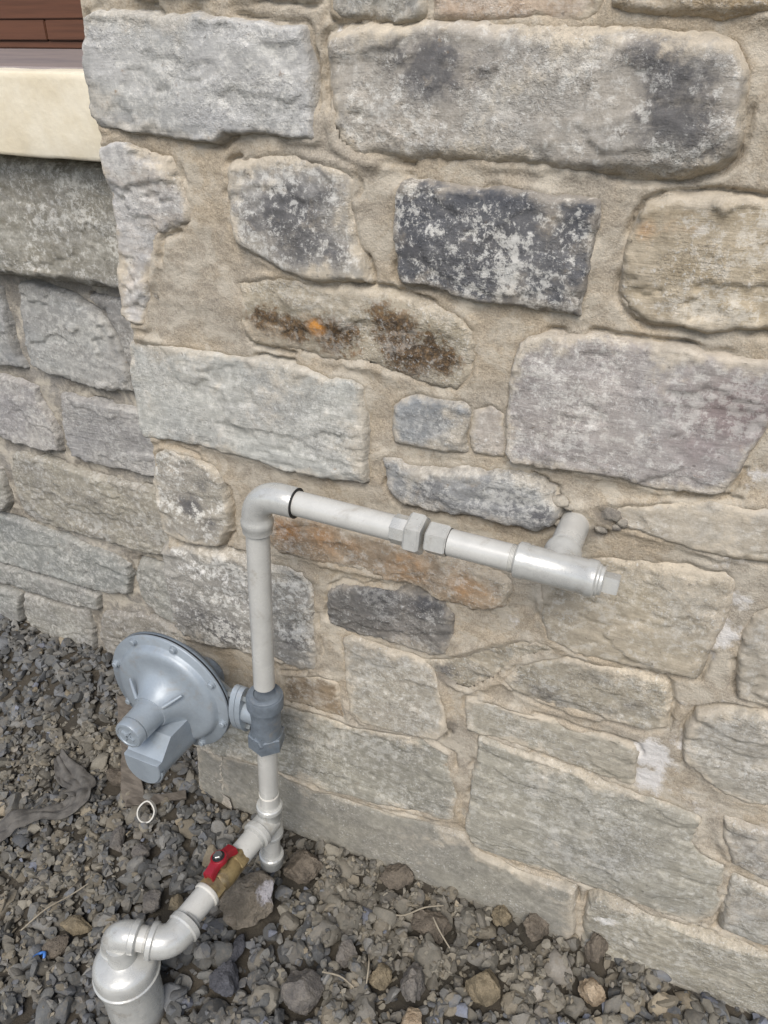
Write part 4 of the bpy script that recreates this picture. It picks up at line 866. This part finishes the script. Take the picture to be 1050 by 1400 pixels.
add_lathe(bm, arc2[-1]-lt*.002, lt, [(0, .0248), (.003, .0252), (.005, .0278), (.012, .0275), (.014, .0245)], 36)
ms(bm, 'elbow', M_CAST, 40)
bm = bmesh.new(); add_lathe(bm, arc2[-1]+lt*.008, lt, [(0, .0190), ((eb-arc2[-1]).length-.02, .0190)], 36); ms(bm, 'nipple', M_PIPE)
ms(threads(arc2[-1]+lt*.0125, lt, .0190, 3), 'thread', M_CAST, 60); ms(threads(arc2[0]-bd*.0245, bd, PB, 4), 'thread', M_CAST, 60)
dnv = Vector((.02, 0, -1)).normalized(); arc3 = bend(eb-lt*.1, eb, eb+dnv*.1, .025, 14)
bm = bmesh.new(); add_tube(bm, arc3, .0228, 36)
add_lathe(bm, arc3[0]-lt*.012, lt, [(0, .0225), (.002, .0254), (.010, .0257), (.012, .0232), (.016, .0228)], 36)
add_lathe(bm, arc3[-1]-dnv*.002, dnv, [(0, .0228), (.003, .0233), (.005, .0256), (.012, .0253), (.014, .0225)], 36)
ms(bm, 'elbow', M_CAST, 40)
rp = Vector((-.117, -.397, 0))
bm = bmesh.new(); add_lathe(bm, rp+Vector((0, 0, .090)), (0, 0, 1), [(0, .0485), (.002, .0518), (.008, .0522), (.010, .0500), (.024, .0497), (.031, .0482), (.036, .0450), (.040, .0390), (.043, .0290), (.046, .0225), (.07, .0215), (.08, .02)], 56); ms(bm, 'reducing_cap', M_CAST, 40)
bm = bmesh.new(); add_lathe(bm, rp+Vector((0, 0, -.2)), (0, 0, 1), [(0, .0455), (.295, .0455)], 56); ms(bm, 'casing', M_CAST)

# ------------------------------------------------------------------ small litter on the ground
def hz(x, y, r=.006):
    i = int((x-HX0)/HS); j = int((y-HY0)/HS); k = max(1, int(r/HS)); s = HM[j-k:j+k+1, i-k:i+k+1]; return float(s.mean()*.5+s.max()*.5)
def curve_tube(name, pts, rad, mat, label, cat, group=None, seg=8):
    P = []; n = len(pts)
    for i in range(n-1):
        p0, p1, p2, p3 = (Vector(pts[max(i-1, 0)]), Vector(pts[i]), Vector(pts[i+1]), Vector(pts[min(i+2, n-1)]))
        for q in range(5):
            t = q/5; P.append(.5*((2*p1)+(p2-p0)*t+(2*p0-5*p1+4*p2-p3)*t*t+(3*p1-p0-3*p2+p3)*t**3))
    P.append(Vector(pts[-1])); m_ = len(P)
    bm = bmesh.new(); add_tube(bm, P, [rad*(1-.45*abs(i/m_-.3)) for i in range(m_)], seg)
    return tag(fin(bm, name, mat, None, 60), label, cat, group)
TW = [(((.193, -.103), (.23, -.092), (.265, -.068), (.294, -.048)), 'thin pale straw-coloured twig curving across the flat dusty clod'),
      (((.287, -.082), (.305, -.098), (.33, -.114)), 'short straight pale twig pointing down beside the flat clod'),
      (((-.385, -.382), (-.365, -.34), (-.35, -.30), (-.331, -.268)), 'long brown grass stalk left of the riser elbow'),
      (((.15, -.245), (.178, -.235), (.205, -.238)), 'short dry stalk near the bottom edge beside the big pale rock'),
      (((.205, -.178), (.215, -.200), (.222, -.225)), 'grey twig standing between the angular rock and the ochre clod')]
for pts, lb in TW:
    curve_tube('twig', [(x, y, hz(x, y)+.006) for x, y in pts], .0016, M_TWIG, lb, 'twig', 'dry twigs on the gravel')
# white plastic ring
bm = bmesh.new(); rc2 = Vector((-.327, -.101, hz(-.327, -.101)+.009)); nrm = Vector((.15, -.75, .65)).normalized(); _, u_, v_ = frame_of(nrm)
cir = [rc2+(u_*.0115+v_*0)*0+(u_*math.cos(a)*(.0155+.0012*math.sin(2*a+1))+v_*math.sin(a)*(.0195+.001*math.sin(3*a))) for a in [2*math.pi*k/36 for k in range(36)]]
vr = [[bm.verts.new(p+(p-rc2).normalized()*dr+nrm*dn_) for dr, dn_ in ((0, -.005), (.0028, -.005), (.0028, .005), (0, .005))] for p in cir]
for k in range(36):
    a, b = vr[k], vr[(k+1) % 36]
    for q in range(4): bm.faces.new((a[q], a[(q+1) % 4], b[(q+1) % 4], b[q]))
tag(fin(bm, 'plastic_ring', M_WHITE, None, 40), 'small white plastic ring lying tilted on the gravel below the regulator', 'ring')
# blue scrap
bm = bmesh.new(); b0 = Vector((-.316, -.408, hz(-.316, -.408)+.004)); pv = [b0+Vector((math.cos(t)*.009, math.sin(t)*.011, .004*math.sin(t*2))) for t in [.2+k*.42 for k in range(9)]]
add_tube(bm, pv, [.002, .003, .0028, .002, .0025, .003, .0026, .002, .001], 8); tag(fin(bm, 'plastic_scrap', M_BLUE, None, 50), 'tiny curled bright blue plastic scrap at the lower left', 'scrap')
# crumpled landscape fabric: a bunched end and a flat tail
def fabric():
    path = [(-.60, -.06), (-.555, -.085), (-.505, -.098), (-.478, -.128), (-.49, -.16), (-.525, -.185), (-.553, -.222), (-.575, -.262), (-.60, -.31), (-.64, -.37)]
    wid = [.010, .026, .030, .024, .020, .017, .019, .021, .024, .024]
    n = 90; ts = np.linspace(0, len(path)-1.001, n); i = ts.astype(int); f = ts-i; pa = np.array(path+[path[-1]]); wa = np.array(wid+[wid[-1]])
    c = pa[i]*(1-f)[:, None]+pa[i+1]*f[:, None]; wv = wa[i]*(1-f)+wa[i+1]*f
    for _ in range(6): c[1:-1] = (c[:-2]+2*c[1:-1]+c[2:])/4
    tg = np.gradient(c, axis=0); tg /= np.linalg.norm(tg, axis=1)[:, None]; nr = np.stack([-tg[:, 1], tg[:, 0]], 1)
    m_ = 28; s = np.linspace(-1, 1, m_); P = np.zeros((n, m_, 3))
    for q in range(m_):
        xy = c+nr*(wv*s[q])[:, None]*(1+.25*vnoise(ts*2.3, ts*0+q*.05, 5))[:, None]
        P[:, q, :2] = xy
        P[:, q, 2] = np.array([hz(a, b, .012) for a, b in xy])
    for _ in range(3):
        P[1:-1, :, 2] = (P[:-2, :, 2]+2*P[1:-1, :, 2]+P[2:, :, 2])/4; P[:, 1:-1, 2] = (P[:, :-2, 2]+2*P[:, 1:-1, 2]+P[:, 2:, 2])/4
    S_, T_ = np.meshgrid(s, ts)
    P[:, :, 2] += .006+.007*np.abs(np.sin(S_*3.2+1.2*vnoise(T_*1.1, S_*0, 3)))*(.6+.6*vnoise(T_*1.3, S_*2, 9))+.004*fbm(T_*3, S_*3, 12, 3)
    me, cen = grid_mesh('landscape_fabric', P, np.ones(P.shape[:2], bool), {})
    o = link('landscape_fabric', me, M_FABRIC); o.location = cen
    so_ = o.modifiers.new('thickness', 'SOLIDIFY'); so_.thickness = .0025
    tag(o, 'crumpled dusty dark grey strip of landscape fabric half buried at the left', 'fabric')
fabric()
# wooden stake behind the regulator, and a flat strip of wood
def plank(name, a, b, wd, th, mat, label, cat, seed, upv=(0, 0, 1)):
    a, b = Vector(a), Vector(b); d = (b-a).normalized(); s_ = d.cross(Vector(upv)).normalized(); n_ = s_.cross(d)
    bm = bmesh.new(); rings = []; K = 26
    for k in range(K):
        t = k/(K-1); j = [.0025*math.sin(seed+t*9+q*2.1)+.0015*math.sin(seed*3+t*31+q) for q in range(4)]
        w_ = wd*(1 if t > .06 else .8)
        rings.append([bm.verts.new(a+(b-a)*t+s_*(x*w_+j[q])+n_*(y*th+j[q]*.5)) for q, (x, y) in enumerate(((-.5, -.5), (.5, -.5), (.5, .5), (-.5, .5)))])
    for p, q in zip(rings, rings[1:]):
        for k in range(4): bm.faces.new((p[k], p[(k+1) % 4], q[(k+1) % 4], q[k]))
    bm.faces.new(rings[0][::-1]); bm.faces.new(rings[-1]); bmesh.ops.bevel(bm, geom=bm.edges[:], offset=.0012, segments=1, affect='EDGES')
    return tag(fin(bm, name, mat, None, 30), label, cat)
plank('wooden_stake', (-.375, -.088, hz(-.375, -.088)-.005), (-.50, .075, .115), .040, .016, M_WOOD, 'weathered brown board leaning on the gravel behind the regulator', 'board', 3.)
plank('wood_strip', (-.385, -.096, hz(-.37, -.08)+.004), (-.29, -.022, hz(-.30, -.03)+.004), .020, .008, M_WOOD, 'flat grey strip of wood half buried above the white ring', 'board', 8.)
